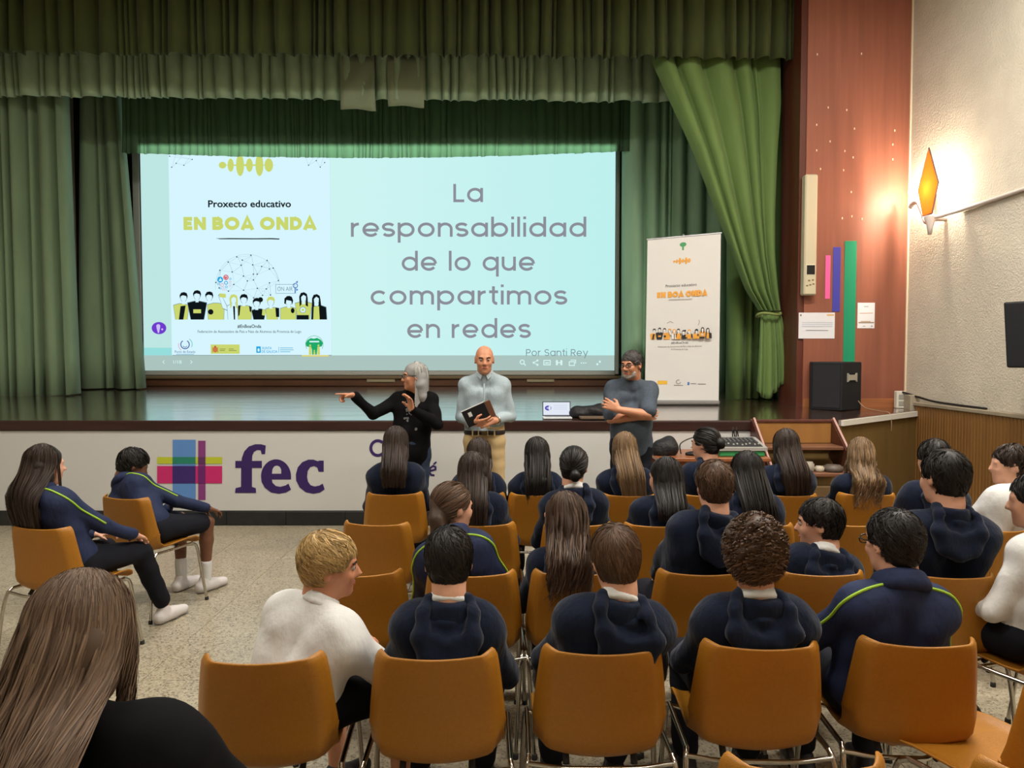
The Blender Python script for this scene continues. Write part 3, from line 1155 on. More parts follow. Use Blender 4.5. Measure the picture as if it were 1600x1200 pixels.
# reaction bubbles
for x, y, r, m in ((346, 436.5, 4.6, G_sky), (355, 433, 4.2, G_red), (355, 441.5, 3, G_sky), (362, 435.5, 1.7, G_sky), (361.5, 440.5, 2, G_pink), (349, 445, 2.8, G_pink), (343.5, 443, 1.7, G_sky), (355.5, 448, 2, G_sky), (361, 446.5, 1.6, G_pink), (351, 452, 1.8, G_pink), (346.5, 450.5, 1.5, G_sky)):
    a.disc(x, y, r, m, n=16)
    a.disc(x, y, r * 0.62, m if r > 4.5 else G_sl, n=12)
a.poly([(344.3, 436.5), (345.6, 436.3), (346.3, 433.8), (347.3, 434.2), (347.1, 436), (349, 436.2), (348.5, 438.8), (344.3, 438.8)], G_white)
a.poly([(355, 436), (352.8, 433.6), (352.9, 432), (354.2, 431.4), (355, 432.2), (355.8, 431.4), (357.1, 432), (357.2, 433.6)], G_red)
# lit sign
a.stroke([(432.5, 444), (462, 444), (462, 458), (432.5, 458)], 0.7, glow('light_steel', (120, 160, 180)), True)
print_text(a, 'ON AIR', 435, 459, 454.2, G_line, 6.6)
a.stroke(arc(463, 446, 3.4, 0, 360, 16)[:-1], 1.2, G_blue, True)
a.stroke([(463, 449), (463, 458)], 1.2, G_blue)
a.poly([(463, 441), (467, 438.2), (466.6, 442)], G_blue)
a.poly([(464.5, 450), (467.5, 452.5), (464.5, 454.5)], G_blue)
crowd_row(a, 270, 454, 515, 499, G_lime, G_black, G_sl, G_line)
print_text(a, '#EnBoaOnda', 373, 410, 512, G_black, 5.2, bold=0.015)
print_text(a, 'Federación de Asociacións de Pais e Nais de Alumnos da Provincia de Lugo', 311, 472, 519.8, glow('light_dark_text', (50, 66, 74)), 4.4)
# bottom logos
a.stroke(arc(291, 538, 6.6, -60, 240, 20), 1.5, glow('light_navy', (70, 96, 160)))
a.stroke(arc(291, 539, 3.2, 20, 160, 8), 0.9, glow('light_navy', (70, 96, 160)))
a.stroke(arc(293, 537.5, 9.2, -60, 30, 8), 1.2, glow('light_turq', (120, 205, 200)))
a.stroke(arc(290, 539, 9.2, 120, 200, 8), 1.2, G_pink)
print_text(a, 'Pacto de Estado', 275, 307, 551.2, glow('light_navy', (70, 96, 160)), 4.0)
a.stroke([(277, 553.3), (305, 553.3)], 0.8, glow('light_turq2', (110, 170, 205)))
a.rect(331, 538, 376, 552.5, G_lime)
a.disc(338, 546, 3.6, glow('light_crest', (205, 120, 70)), 4.6, 12)
a.rect(333.4, 542, 334.6, 550.5, glow('light_crest2', (190, 140, 80)))
a.rect(341.2, 542, 342.4, 550.5, glow('light_crest2', (190, 140, 80)))
a.rect(336.6, 540, 339.4, 543, glow('light_crest3', (185, 90, 60)))
for x0_, x1_, y_ in ((345, 354, 545), (345, 353, 547.5), (359, 367, 545), (359, 371, 547.5)):
    a.stroke([(x0_, y_), (x1_, y_)], 1.0, glow('light_olive_text', (130, 140, 70)))
a.rect(402, 541, 409, 551, G_sky)
a.poly([(404, 549), (404, 545), (405.5, 543.4), (407, 545), (407, 549)], G_sl)
print_text(a, 'XUNTA', 410.5, 426, 545.6, G_sky, 4.0, bold=0.01)
print_text(a, 'DE GALICIA', 410.5, 435, 551, G_sky, 4.0, bold=0.01)
a.stroke([(437, 541.5), (437, 551)], 0.6, G_sky)
for y_, x_ in ((543.4, 459), (546.4, 460), (549.4, 455)):
    a.stroke([(439, y_), (x_, y_)], 1.3, glow('light_pale_blue', (130, 195, 228)))
a.stroke(arc(492.5, 538, 13.6, 150, 390, 26), 0.6, G_green)
a.poly([(480, 541), (479, 536), (482, 531), (487, 528), (492, 529), (497, 527.6), (503, 531), (506, 536), (504, 541), (498, 542), (497, 545), (496, 554), (489, 554), (488.5, 545), (486, 542)], G_green)
a.rect(485, 532.4, 500, 534.6, G_sl)
for x_ in (486, 499):
    a.disc(x_, 539.5, 1.6, G_lime, n=8)
    a.poly([(x_ - 1.8, 541.5), (x_ + 1.8, 541.5), (x_ + 2.2, 554), (x_ - 2.2, 554)], G_lime)
a.disc(492.5, 547.5, 1.2, G_lime, n=8)
a.poly([(491.3, 549), (493.7, 549), (494, 554), (491, 554)], G_lime)
a.build('slide_picture', scr, so)
a = Art(fmap, (0, -1, 0), 0.0003)
a.n = 12


def next_word(name='text_line'):
    a.build(name, scr, so)
    a.v, a.fc, a.mi, a.ms, a.n = [], [], [], [], 12


for t, x0_, x1_, bl in (('La', 708.5, 755, 315), ('responsabilidad', 548.5, 916, 369), ('de lo que', 627.5, 836, 422), ('compartimos', 578.5, 886, 475), ('en redes', 635.5, 829, 527.5)):
    letters(a, t, x0_, x1_, bl, 22.0, G_grey, w=0.18, gap=0.17, space=0.55, word=next_word)
    next_word()
letters(a, 'Por Santi Rey', 822, 919, 556, 8.4, glow('light_grey_text2', (130, 146, 152)), w=0.15, gap=0.2, space=0.55, word=next_word)
next_word()
# purple profile badge in the margin, toolbar icons
a.disc(246.5, 512, 11.5, G_purple, 9.6, 24)
a.disc(245.5, 509, 3.2, glow('light_lilac', (205, 190, 245)), n=12)
a.poly([(242.5, 511), (248.5, 511), (247.4, 515), (246.6, 519.6), (244.6, 519.6), (243.6, 515)], glow('light_lilac', (205, 190, 245)))
a.disc(251.5, 514, 1.6, glow('light_lilac', (205, 190, 245)), n=8)
next_word('projected_icon')
a.rect(470, 554.5, 512, 557, glow('light_yellow', (222, 210, 120)))
next_word('projected_icon')
a.stroke([(254, 563), (251.5, 565.5), (254, 568)], 1.0, G_white)
next_word('projected_icon')
a.stroke([(295, 563), (297.5, 565.5), (295, 568)], 1.0, G_white)
next_word('projected_icon')
print_text(a, '1/18', 268, 281, 568, G_white, 5.2, bold=0.01)
next_word('projected_icon')
a.stroke(arc(816, 565.5, 3.2, 0, 360, 14)[:-1], 1.5, G_white, True)
a.stroke([(818.5, 568), (821.5, 571)], 1.8, G_white)
next_word('projected_icon')
a.stroke([(840, 563), (834, 566.5), (840, 570)], 1.2, G_white)
for q in ((840, 563), (834, 566.5), (840, 570)):
    a.disc(q[0], q[1], 1.7, G_white, n=10)
next_word('projected_icon')
a.stroke([(850, 563), (860, 563), (860, 570), (850, 570)], 1.5, G_white, True)
a.rect(852, 566, 858, 568, G_white)
next_word('projected_icon')
for x_ in (870.5, 877.5):
    a.rect(x_ - 1.6, 562.5, x_ + 1.6, 570.5, G_white)
a.stroke([(870, 566.5), (878, 566.5)], 1.6, G_white)
next_word('projected_icon')
a.stroke([(890, 565), (898, 565), (898, 571), (890, 571)], 1.4, G_white, True)
a.stroke([(892, 562.5), (900, 562.5), (900, 568)], 1.2, G_white)
next_word('projected_icon')
for x_ in (909, 912.5, 916):
    a.disc(x_, 567, 1.1, G_white, n=8)
next_word('projected_icon')
a.disc(934, 569, 1.8, G_white, n=8)
a.disc(938, 565, 1.8, G_white, n=8)
next_word('projected_icon')

# base under the screen: dark wooden plinth with a ledge and two pale panels
pl = empty('screen_plinth', (at(590, 580, YS).x, 11.75, stage_z(11.75)))
tag(pl, 'low dark wooden plinth running under the projection screen', 'plinth')
xl, xr, zf = at(216, 590, 11.7).x, at(1005, 590, 11.7).x, stage_z(11.75)
MB().box((xl - pl.location.x, -0.05, 0), (xr - pl.location.x, 0.35, zb - 0.13 - zf), 0.01).build('body', mat('plinth_wood', (88, 56, 36), rough=0.4, noise=((2, 14, 14), 0.2, 4), coord='World'), pl)
MB().box((xl - pl.location.x - 0.03, -0.1, zb - 0.13 - zf), (xr - pl.location.x + 0.03, 0.35, zb - 0.08 - zf), 0.012).build('ledge', mat('plinth_ledge_wood', (112, 92, 66), rough=0.45), pl)
M_pp = mat('pale_wood_panel', (150, 138, 108), rough=0.6)
for x0_, x1_ in ((573, 617), (823, 866)):
    p0, p1 = at(x0_, 600, 11.69), at(x1_, 589, 11.69)
    MB().box((p0.x - pl.location.x, -0.075, max(0.01, p0.z + 0.03 - zf)), (p1.x - pl.location.x, -0.05, p1.z - zf), 0.006).build('panel', M_pp, pl)
# wooden wall frame beside the screen
wf = MB()
x0_, x1_ = at(966, 300, 12.2).x, at(986, 300, 12.2).x
wf.box((x0_, 12.2, 1.3), (x1_, 12.3, 5.2), 0.01)
o = wf.build('wall_post', mat('post_wood', (96, 78, 44), rough=0.6, noise=((8, 8, 0.8), 0.15, 3), coord='World'))
o['kind'] = 'structure'
wf = MB()
for y_ in (240, 327, 441):
    z_ = at(210, y_, 12.25).z
    wf.box((at(196, y_, 12.25).x, 12.25, z_ - 0.03), (at(222, y_, 12.25).x, 12.32, z_ + 0.03), 0.005)
o = wf.build('wall_rails', mat('dark_rail_wood', (72, 54, 38), rough=0.6))
o['kind'] = 'structure'

# projector at the back of the hall: its upper beam edge spills on the valance hem
pj = empty('projector', (0.2, -2.6, 3.9))
tag(pj, 'black box projector hung at the back of the hall aimed at the screen', 'projector')
# (out of the picture) slit between two plates: only the strip along the valance gets through
Lc = Vector((0.2, -2.6, 3.9))
tA, tB = at(217, 226.5, 10.85), at(962, 228.5, 10.85)
bA = at(217, 249, 10.85)
k_ = 0.3 / (10.85 - Lc.y)
def thru(p):
    return (p - Lc) * k_
q0, q1, q2 = thru(tA), thru(tB), thru(bA)
q1.z = q0.z
mb = MB()
E = 0.22
mb.add([(-E, 0.3, q0.z), (E, 0.3, q1.z), (E, 0.3, E), (-E, 0.3, E)], [(0, 1, 2, 3)])
mb.add([(-E, 0.3, -E), (E, 0.3, -E), (E, 0.3, q2.z), (-E, 0.3, q2.z)], [(0, 1, 2, 3)])
mb.add([(-E, 0.3, q2.z), (q0.x, 0.3, q2.z), (q0.x, 0.3, q0.z), (-E, 0.3, q0.z)], [(0, 1, 2, 3)])
mb.add([(q1.x, 0.3, q2.z), (E, 0.3, q2.z), (E, 0.3, q1.z), (q1.x, 0.3, q1.z)], [(0, 1, 2, 3)])
mb.add([(-E, -0.15, -E), (E, -0.15, -E), (E, 0.3, -E), (-E, 0.3, -E), (-E, -0.15, E), (E, -0.15, E), (E, 0.3, E), (-E, 0.3, E)],
       [(0, 1, 2, 3), (4, 7, 6, 5), (0, 4, 5, 1), (0, 3, 7, 4), (1, 5, 6, 2)])
mb.build('casing', mat('black_plastic', (22, 22, 24), rough=0.5), pj)
MB().tube([(0, 0, E), (0, 0, 3.1)], 0.02).build('ceiling_rod', mat('black_plastic', (22, 22, 24)), pj)
pd = bpy.data.lights.new('projector_lamp', 'POINT')
pd.energy = 26000
pd.color = (0.8, 1.0, 0.95)
pd.shadow_soft_size = 0.0008
po = bpy.data.objects.new('projector_lamp', pd)
COL.objects.link(po)
po.parent = pj
# ------------------------------------------------------------------ banner across the stage front
fb = empty('stage_banner', (-2.0, STF - 0.012, 0.15))
tag(fb, 'long white banner with coloured cross and fec lettering covering the stage front', 'banner')
fo = fb.location
YB = STF - 0.014
bx0, bx1 = -7.15, at(1183, 700, YB).x
MB().box((bx0 - fo.x, -0.004, 0.0), (bx1 - fo.x, 0.012, 0.956 - fo.z)).build('sheet', mat('white_banner', (198, 197, 194), rough=0.55, spec=0.3), fb)
fm = lambda x, y: at(x, y, YB)
a = Art(fm, (0, -1, 0), 0.0006)
a.n = 8
C_blue, C_plum, C_lime, C_mag = mat('print_blue', (88, 134, 196)), mat('print_plum', (128, 56, 118)), mat('print_lime', (182, 190, 48)), mat('print_magenta', (192, 38, 106))
a.rect(270, 687, 306, 780, C_blue)
a.rect(310, 688.5, 321.5, 781, C_plum)
a.rect(246, 714, 347.5, 724.5, C_lime)
a.rect(246, 728, 347.5, 755, C_mag)
a.rect(270, 714, 306, 724.5, mat('print_green', (34, 122, 100)))
a.rect(270, 728, 306, 755, mat('print_deep_violet', (56, 32, 106)))
a.rect(310, 714, 321.5, 724.5, mat('print_dark_plum', (92, 46, 92)))
a.rect(310, 728, 321.5, 755, mat('print_purple', (104, 30, 104)))
a.build('cross_logo', fb, fo)
C_pu = mat('print_indigo', (52, 30, 92), rough=0.5)
a = Art(fm, (0, -1, 0), 0.0006)
a.n = 8
# f: stem, hook, bar, foot
a.poly([(377, 768), (377, 730), (378, 716), (382, 705), (389, 697.5), (399, 694), (408, 694), (415.5, 696), (414.5, 709.5), (409, 709.5), (407.5, 703.5), (402, 703), (397, 706), (394.5, 712), (394, 722), (394, 768)], C_pu)
a.rect(368, 720, 409.5, 731, C_pu)
a.poly([(367.5, 770), (368.5, 762.5), (377, 760.5), (377, 752), (394, 752), (394, 760.5), (400, 762.5), (400.5, 770)], C_pu)
a.build('letter', fb, fo)
a = Art(fm, (0, -1, 0), 0.0006)
a.n = 8
# e
a.poly(arc(431.5, 744.5, 23.5, -40, 180, 20, -27)[::-1][:0] + [(408, 744)] + arc(431.5, 744.5, 23.5, 180, 360, 20, 27)[1:] + [(455, 749), (425, 749), (426, 754), (431, 759), (438, 760.5), (446, 758.5), (451, 755.5), (455, 765), (447, 769.5), (436, 771.5), (424, 769.5), (414, 762), (409, 753)], C_pu)
a.poly([(425.2, 740), (426, 733), (429, 728.5), (433, 727.5), (437, 729), (439.4, 733), (439.6, 740)], mat('white_banner', (206, 204, 198)))
a.build('letter', fb, fo)
a = Art(fm, (0, -1, 0), 0.0006)
a.n = 8
# c
a.poly([(506, 719.5), (506, 737), (498, 737), (496, 730.5), (491, 728), (485, 730), (481, 736), (480, 745), (481.5, 752.5), (485.5, 758), (492, 760), (499, 758.5), (504.5, 755.5), (507.5, 764.5), (500, 769.5), (490, 771.5), (478, 769), (468.5, 761.5), (463, 751), (462.5, 741), (465.5, 730), (472.5, 722), (482, 718), (490, 718), (497, 720.5), (499, 719.5)], C_pu)
a.build('letter', fb, fo)
a = Art(fm, (0, -1, 0), 0.0006)
a.n = 8
# smaller slanted lettering
a.stroke(arc(590.5, 700, 11, -48, -312, 18, 11.5), 4.6, C_pu)
a.poly([(598.5, 690), (602.8, 688), (601, 697), (597.5, 697)], C_pu)
a.build('letter', fb, fo)
a = Art(fm, (0, -1, 0), 0.0006)
a.n = 8
a.stroke([(669, 729), (664, 727.4), (659.5, 730), (660.5, 734), (666, 737), (666.5, 741), (662, 743.5), (656.5, 742)], 3.0, C_pu)
a.build('letter', fb, fo)
a = Art(fm, (0, -1, 0), 0.0006)
a.n = 8
a.stroke([(671.5, 736), (680.5, 733.5), (680.5, 729.5), (676.5, 728), (672.5, 731), (671, 737), (673.5, 742), (679, 742.5)], 3.0, C_pu)
a.stroke([(677.5, 725.5), (682, 721.5)], 2.6, C_pu)
a.build('letter', fb, fo)

# ------------------------------------------------------------------ roll-up banner on the stage
YK = 8.95
rb = empty('rollup_banner', (at(1063, 631, YK).x, YK, stage_z(YK)))
tag(rb, 'white roll-up banner with orange lettering standing on the stage', 'banner')
ro = rb.location
Lx0, Lx1 = at(1008, 632, YK), at(1121, 633, YK)
zt_l, zt_r = at(1011, 374, YK), at(1122.5, 365, YK)
A_, B_, C_ = Vector((Lx0.x + 0.02, YK + 0.02, zt_l.z)), Vector((Lx1.x + 0.005, YK - 0.05, zt_r.z)), Vector((Lx0.x, YK + 0.02, ro.z + 0.06))
D_ = Vector((Lx1.x, YK - 0.05, ro.z + 0.05))
W_p = mat('white_banner_cloth', (214, 212, 208), rough=0.6)
mb = MB()
off = Vector((0, 0.004, 0))
mb.add([p - ro for p in (A_, B_, D_, C_)] + [p + off - ro for p in (A_, B_, D_, C_)], [(3, 2, 1, 0), (4, 5, 6, 7), (0, 1, 5, 4), (2, 3, 7, 6), (1, 2, 6, 5), (3, 0, 4, 7)])
mb.build('sheet', W_p, rb)


def rmap(x, y):
    u, v = (x - 1009) / (1122 - 1009), (y - 369) / (632 - 369)
    top, bot = A_ + (B_ - A_) * u, C_ + (D_ - C_) * u
    return top + (bot - top) * v


C_or, C_tx, C_bk = mat('print_orange', (226, 160, 62)), mat('print_grey', (130, 126, 124)), mat('print_black', (40, 38, 40))
a = Art(rmap, (0, -1, 0), 0.0006)
a.n = 4
a.disc(1064, 382, 5.2, mat('print_tree_green', (70, 150, 96)), 3.6, 14)
a.rect(1062.6, 384, 1065.4, 391, mat('print_tree_green', (70, 150, 96)))
a.build('emblem', rb, ro)
a = Art(rmap, (0, -1, 0), 0.0006)
a.n = 4
wave_mark(a, 1063, 408, 29, C_or)
a.build('emblem', rb, ro)
a = Art(rmap, (0, -1, 0), 0.0006)
a.n = 4
print_text(a, 'Proxecto educativo', 1038, 1086, 449, mat('print_dark_grey', (96, 92, 92)), 4.6, bold=0.01)
a.build('text_line', rb, ro)
a = Art(rmap, (0, -1, 0), 0.0006)
a.n = 4
letters(a, 'EN BOA ONDA', 1025, 1102, 465.5, 7.4, C_or, w=0.40, gap=0.10, space=0.42)
a.stroke([(1043, 468.8), (1079, 469.4)], 0.8, C_tx)
a.build('text_line', rb, ro)
a = Art(rmap, (0, -1, 0), 0.0006)
a.n = 4
a.stroke([(1041, 507), (1046, 504), (1051, 507)], 0.8, C_tx)
a.stroke([(1089, 512), (1091, 507), (1090, 503)], 0.8, C_tx)
crowd_row(a, 1014, 514, 1110, 533, C_or, C_bk, mat('print_skin', (226, 220, 216)), C_tx, False)
a.build('drawn_people', rb, ro)
a = Art(rmap, (0, -1, 0), 0.0006)
a.n = 4
print_text(a, '#EnBoaOnda', 1048, 1074, 540.5, C_bk, 3.4)
print_text(a, 'Federación de Asociacións de Pais e Nais de Alumnos', 1028, 1095, 546, C_tx, 2.6)
print_text(a, 'da Provincia de Lugo', 1048, 1074, 550.5, C_tx, 2.6)
a.build('small_text', rb, ro)
a = Art(rmap, (0, -1, 0), 0.0006)
a.n = 4
a.rect(1028, 600, 1043, 606, mat('print_yellow', (228, 178, 60)))
a.stroke(arc(1060, 602, 3.2, 0, 300, 14), 1.0, C_tx)
a.stroke([(1053, 607.5), (1067, 607.5)], 1.0, C_tx)
a.rect(1074, 602, 1077, 607, mat('print_blue2', (80, 120, 180)))
a.stroke([(1079, 604.5), (1087, 604.5)], 0.9, C_tx)
a.stroke([(1090, 605), (1102, 605)], 0.9, C_tx)
a.build('logo_row', rb, ro)
mb = MB()
mb.box((Lx0.x - ro.x - 0.01, -0.06, 0.005), (Lx1.x - ro.x + 0.02, 0.06, 0.06), 0.015)
mb.build('base_cassette', mat('silver_aluminium', (170, 170, 172), rough=0.35, metal=0.8), rb)
MB().tube([A_ - ro + Vector((-0.01, 0.006, 0)), B_ - ro + Vector((0.01, 0.006, 0))], 0.012).build('top_rail', mat('silver_aluminium', (170, 170, 172)), rb)
MB().tube([Vector((0.02, 0.02, 0.05)), (A_ + B_) / 2 - ro + Vector((0, 0.03, 0.03))], 0.011).build('pole', mat('silver_aluminium', (170, 170, 172)), rb)

# ------------------------------------------------------------------ things on the veneer pier
YP = 8.75


def on_pier(name, x0, y0, x1, y1, th, m, label, cat, bev=0.003, gap=0.0, group=None):
    p0, p1 = at(x0, y1, YP - th), at(x1, y0, YP - th)
    c = Vector(((p0.x + p1.x) / 2, YP - gap, p0.z))
    mb = MB().box((p0.x - c.x, -th, 0), (p1.x - c.x, 0.0, p1.z - c.z), bev)
    o = mb.build(name, m)
    o.location = c
    tag(o, label, cat, group)
    return o


on_pier('paper_strip', 1289, 399, 1298, 467, 0.006, mat('pink_card', (226, 96, 160), rough=0.7), 'short pink paper strip on the wooden pier', 'paper strip', group='coloured strips on the pier')
on_pier('paper_strip', 1300.5, 386, 1314, 487, 0.006, mat('blue_card', (64, 62, 160), rough=0.7), 'blue paper strip of middle length on the wooden pier', 'paper strip', group='coloured strips on the pier')
on_pier('paper_strip', 1316.5, 376.5, 1339, 600, 0.006, mat('green_card', (20, 138, 98), rough=0.7), 'long wide green paper strip running down behind the black speaker', 'paper strip', group='coloured strips on the pier')


def sheet(x0, y0, x1, y1, label, lines):
    o = empty('paper_sheet', at((x0 + x1) / 2, y1, YP - 0.001))
    tag(o, label, 'paper')
    q = o.location
    p0, p1 = at(x0, y1, YP - 0.004), at(x1, y0, YP - 0.004)
    MB().box((p0.x - q.x, -0.0035, 0), (p1.x - q.x, -0.0005, p1.z - q.z)).build('sheet', mat('white_paper', (222, 222, 226), rough=0.7), o)
    a = Art(lambda x, y: at(x, y, YP - 0.0046), (0, -1, 0), 0.0004)
    for (kind, ax, ay, bx, by, m) in lines:
        if kind == 's':
            a.stroke([(ax, ay), (bx, by)], 0.9, m)
        else:
            a.rect(ax, ay, bx, by, m)
    a.build('print', o, q)


C_pale = mat('print_pale_blue', (180, 190, 205))
sheet(1247.5, 488.5, 1304.5, 529, 'white landscape notice with faint text on the wooden pier', [('r', 1292, 491, 1303, 493.5, mat('print_tan', (214, 170, 110))), ('r', 1250, 491, 1252.5, 494, C_tx)] + [('s', 1253, y, 1301, y, C_pale) for y in (504, 507, 510)] + [('s', 1259, 516, 1294, 516.4, C_tx), ('s', 1262, 510, 1285, 510, C_pale)])
sheet(1339.5, 473, 1367, 513, 'small white portrait poster right of the green strip', [('s', 1350, 479, 1357, 479, C_tx), ('s', 1343, 489.6, 1364, 489, mat('print_terracotta', (200, 140, 110))), ('r', 1341.5, 503, 1365.5, 505, mat('print_sepia', (150, 132, 118))), ('r', 1345, 501.6, 1360, 503, mat('print_sepia2', (186, 160, 130))), ('s', 1348, 509.5, 1352, 509.5, C_tx), ('r', 1361, 508.6, 1363, 510.6, C_tx)])

# staples left in the veneer
mb = MB()
for x, y in ((1277, 85), (1346, 84), (1294, 168), (1323, 172), (1276, 195), (1335, 201), (1297, 221), (1398, 204), (1395, 226), (1276, 235), (1320, 236), (1333, 246), (1395, 249), (1318, 266), (1282, 264), (1330, 300), (1316, 341), (1347, 342), (1331, 338)):
    p = at(x, y, YP)
    mb.box((p.x - 0.006, YP - 0.004, p.z - 0.011), (p.x + 0.006, YP + 0.001, p.z + 0.011))
o = mb.build('staple_marks', mat('pale_staple', (232, 200, 170), rough=0.4), pier)
o['kind'] = 'stuff'

# tall narrow beige wall unit
p0, p1 = at(1256, 461, 8.63), at(1278.5, 272, 8.63)
wu = empty('wall_unit', Vector(((p0.x + p1.x) / 2, 8.75, p0.z)))
tag(wu, 'tall narrow beige wall unit with a small dark display on the wooden pier', 'wall unit')
hw, H_ = (p1.x - p0.x) / 2, p1.z - p0.z
M_bg = mat('beige_plastic', (196, 186, 158), rough=0.45)
MB().box((-hw, -0.12, 0), (hw, 0.0, H_), 0.014).build('housing', M_bg, wu)
MB().box((-hw * 0.62, -0.126, 0.235), (hw * 0.72, -0.115, 0.345), 0.004).build('display', mat('dark_display', (18, 18, 18), rough=0.2), wu)
MB().box((-hw * 0.72, -0.123, 0.225), (hw * 0.82, -0.114, 0.355), 0.004).build('bezel', mat('pale_bezel', (212, 204, 180), rough=0.4), wu)
for i, (x, z) in enumerate(((-0.5, 0.10), (0.0, 0.11), (0.5, 0.12), (-0.2, 0.16), (0.4, 0.165))):
    MB().box((x * hw - 0.012, -0.125, z), (x * hw + 0.012, -0.119, z + 0.016), 0.003).build('button', mat('brown_button', (120, 96, 70), rough=0.5), wu)

# ------------------------------------------------------------------ black speaker on the stage corner
sp = empty('floor_speaker', (at(1318, 642, 8.28).x, 8.45, stage_z(8.45)))
tag(sp, 'black two faced speaker with silver handle standing on the stage corner', 'speaker')
M_spk = mat('black_speaker_paint', (20, 21, 25), rough=0.6, noise=((60, 60, 60), 0.2, 2))
M_gr = mat('black_grille', (30, 30, 33), rough=0.75, bump=((260, 260, 260), 0.004))
plan = [(-0.27, 0.06), (-0.02, -0.17), (0.285, 0.02), (0.22, 0.30), (-0.20, 0.30)]
mb = MB()
hgt = 0.545
n = len(plan)
mb.add([(x, y, 0.0) for x, y in plan] + [(x, y, hgt) for x, y in plan], [tuple(range(n - 1, -1, -1)), tuple(range(n, 2 * n))] + [(k, (k + 1) % n, (k + 1) % n + n, k + n) for k in range(n)])
c_ = mb.build('cabinet', M_spk, sp)
md = c_.modifiers.new('soft', 'BEVEL'); md.width = 0.012; md.segments = 2
d_ = Vector((0.25, -0.23, 0)).normalized()
n_ = Vector((-0.23, -0.25, 0)).normalized()
g0 = Vector((-0.27, 0.06, 0)) + d_ * 0.02
mb = MB()
qs = [g0 + n_ * 0.008 + Vector((0, 0, 0.03)), g0 + d_ * 0.30 + n_ * 0.008 + Vector((0, 0, 0.03))]
mb.add([qs[0], qs[1], qs[1] + Vector((0, 0, 0.485)), qs[0] + Vector((0, 0, 0.485)), qs[0] - n_ * 0.01, qs[1] - n_ * 0.01, qs[1] - n_ * 0.01 + Vector((0, 0, 0.485)), qs[0] - n_ * 0.01 + Vector((0, 0, 0.485))], [(0, 1, 2, 3), (0, 4, 5, 1), (1, 5, 6, 2), (2, 6, 7, 3), (3, 7, 4, 0)])
mb.build('grille', M_gr, sp)
d2 = Vector((0.305, 0.19, 0)).normalized()
n2 = Vector((0.19, -0.305, 0)).normalized()
hc = Vector((-0.02, -0.17, 0.37)) + d2 * 0.17 + n2 * 0.004
Mh = Matrix((d2.to_4d() * 0, d2.to_4d() * 0, d2.to_4d() * 0, (0, 0, 0, 1)))
Mh = Matrix(((d2.x, -n2.x, 0, hc.x), (d2.y, -n2.y, 0, hc.y), (0, 0, 1, hc.z), (0, 0, 0, 1)))
MB().prism([(-0.085, -0.05), (-0.05, -0.03), (0.05, -0.03), (0.085, -0.05), (0.085, 0.05), (0.05, 0.03), (-0.05, 0.03), (-0.085, 0.05)], -0.012, 0.004, Mh).build('handle', mat('silver_handle', (190, 186, 172), rough=0.4, metal=0.5), sp)
MB().prism([(-0.05, -0.045), (0.05, -0.045), (0.05, -0.031), (-0.05, -0.031)], -0.006, 0.004, Mh).prism([(-0.05, 0.031), (0.05, 0.031), (0.05, 0.045), (-0.05, 0.045)], -0.006, 0.004, Mh).build('handle_recess', mat('recess_black', (8, 8, 9), rough=0.8), sp)

# cable from the speaker over the stage edge
cp = [Vector((3.93, 8.45, stage_z(8.45) + 0.12)), Vector((4.0, 8.4, stage_z(8.4) + 0.03)), Vector((4.08, 8.2, stage_z(8.2) + 0.012)), Vector((4.11, 8.07, 1.09)), Vector((4.115, 8.03, 1.0)), Vector((4.12, 8.04, 0.9))]
o = MB().tube(smooth_path(cp, 5), 0.006, 6).build('cable', mat('pale_cable', (150, 120, 96), rough=0.5))
tag(o, 'thin pale cable from the floor speaker hanging over the stage edge', 'cable')

# socket box and dark cables on the ledge corner
p = on(1409, 633, 1.17)
so_ = empty('socket_box', Vector((4.50, 8.60, stage_z(8.6))))
tag(so_, 'white wall socket box at the corner beside the stage', 'socket')
MB().box((-0.05, -0.03, 0), (0.05, 0.04, 0.20), 0.008).build('box', mat('white_plastic', (206, 200, 186), rough=0.5), so_)
MB().box((-0.03, -0.036, 0.03), (0.03, -0.028, 0.085), 0.004).build('socket', mat('grey_socket', (150, 146, 136), rough=0.5), so_)
MB().box((-0.03, -0.036, 0.105), (0.03, -0.028, 0.16), 0.004).build('socket', mat('grey_socket', (150, 146, 136)), so_)
cp = [Vector((WX - 0.11, 8.70, 1.20)), Vector((WX - 0.13, 8.60, 1.29)), Vector((WX - 0.05, 8.40, 1.25)), Vector((WX - 0.03, 8.1, 1.215)), Vector((WX - 0.03, 7.7, 1.205)), Vector((WX - 0.03, 7.2, 1.2))]
o = MB().tube(smooth_path(cp, 6), 0.013, 6).build('cable', mat('black_cable', (26, 24, 24), rough=0.6))
tag(o, 'thick black cable lying along the grey ledge on the right wall', 'cable')

# ------------------------------------------------------------------ wall lamp
YW = 8.0
wl = empty('wall_lamp', at(1470, 335, YW) * 1.0)
zc = at(1472, 340, YW).z
wl.location = (WX, YW, zc)
tag(wl, 'glowing amber diamond glass lamp on a white bracket on the cream wall', 'lamp')
M_met = mat('white_enamel', (214, 200, 192), rough=0.35)
M_amb = bpy.data.materials.new('amber_glass')
M_amb.use_nodes = True
_nt = M_amb.node_tree
_nt.nodes.clear()
_o = _nt.nodes.new('ShaderNodeOutputMaterial')
_t = _nt.nodes.new('ShaderNodeBsdfTranslucent')
_t.inputs['Color'].default_value = (*lin((255, 178, 104)), 1)
_d = _nt.nodes.new('ShaderNodeBsdfPrincipled')
_d.inputs['Base Color'].default_value = (*lin((236, 140, 70)), 1)
_d.inputs['Roughness'].default_value = 0.3
_m = _nt.nodes.new('ShaderNodeMixShader')
_m.inputs[0].default_value = 0.35
_nt.links.new(_t.outputs[0], _m.inputs[1])
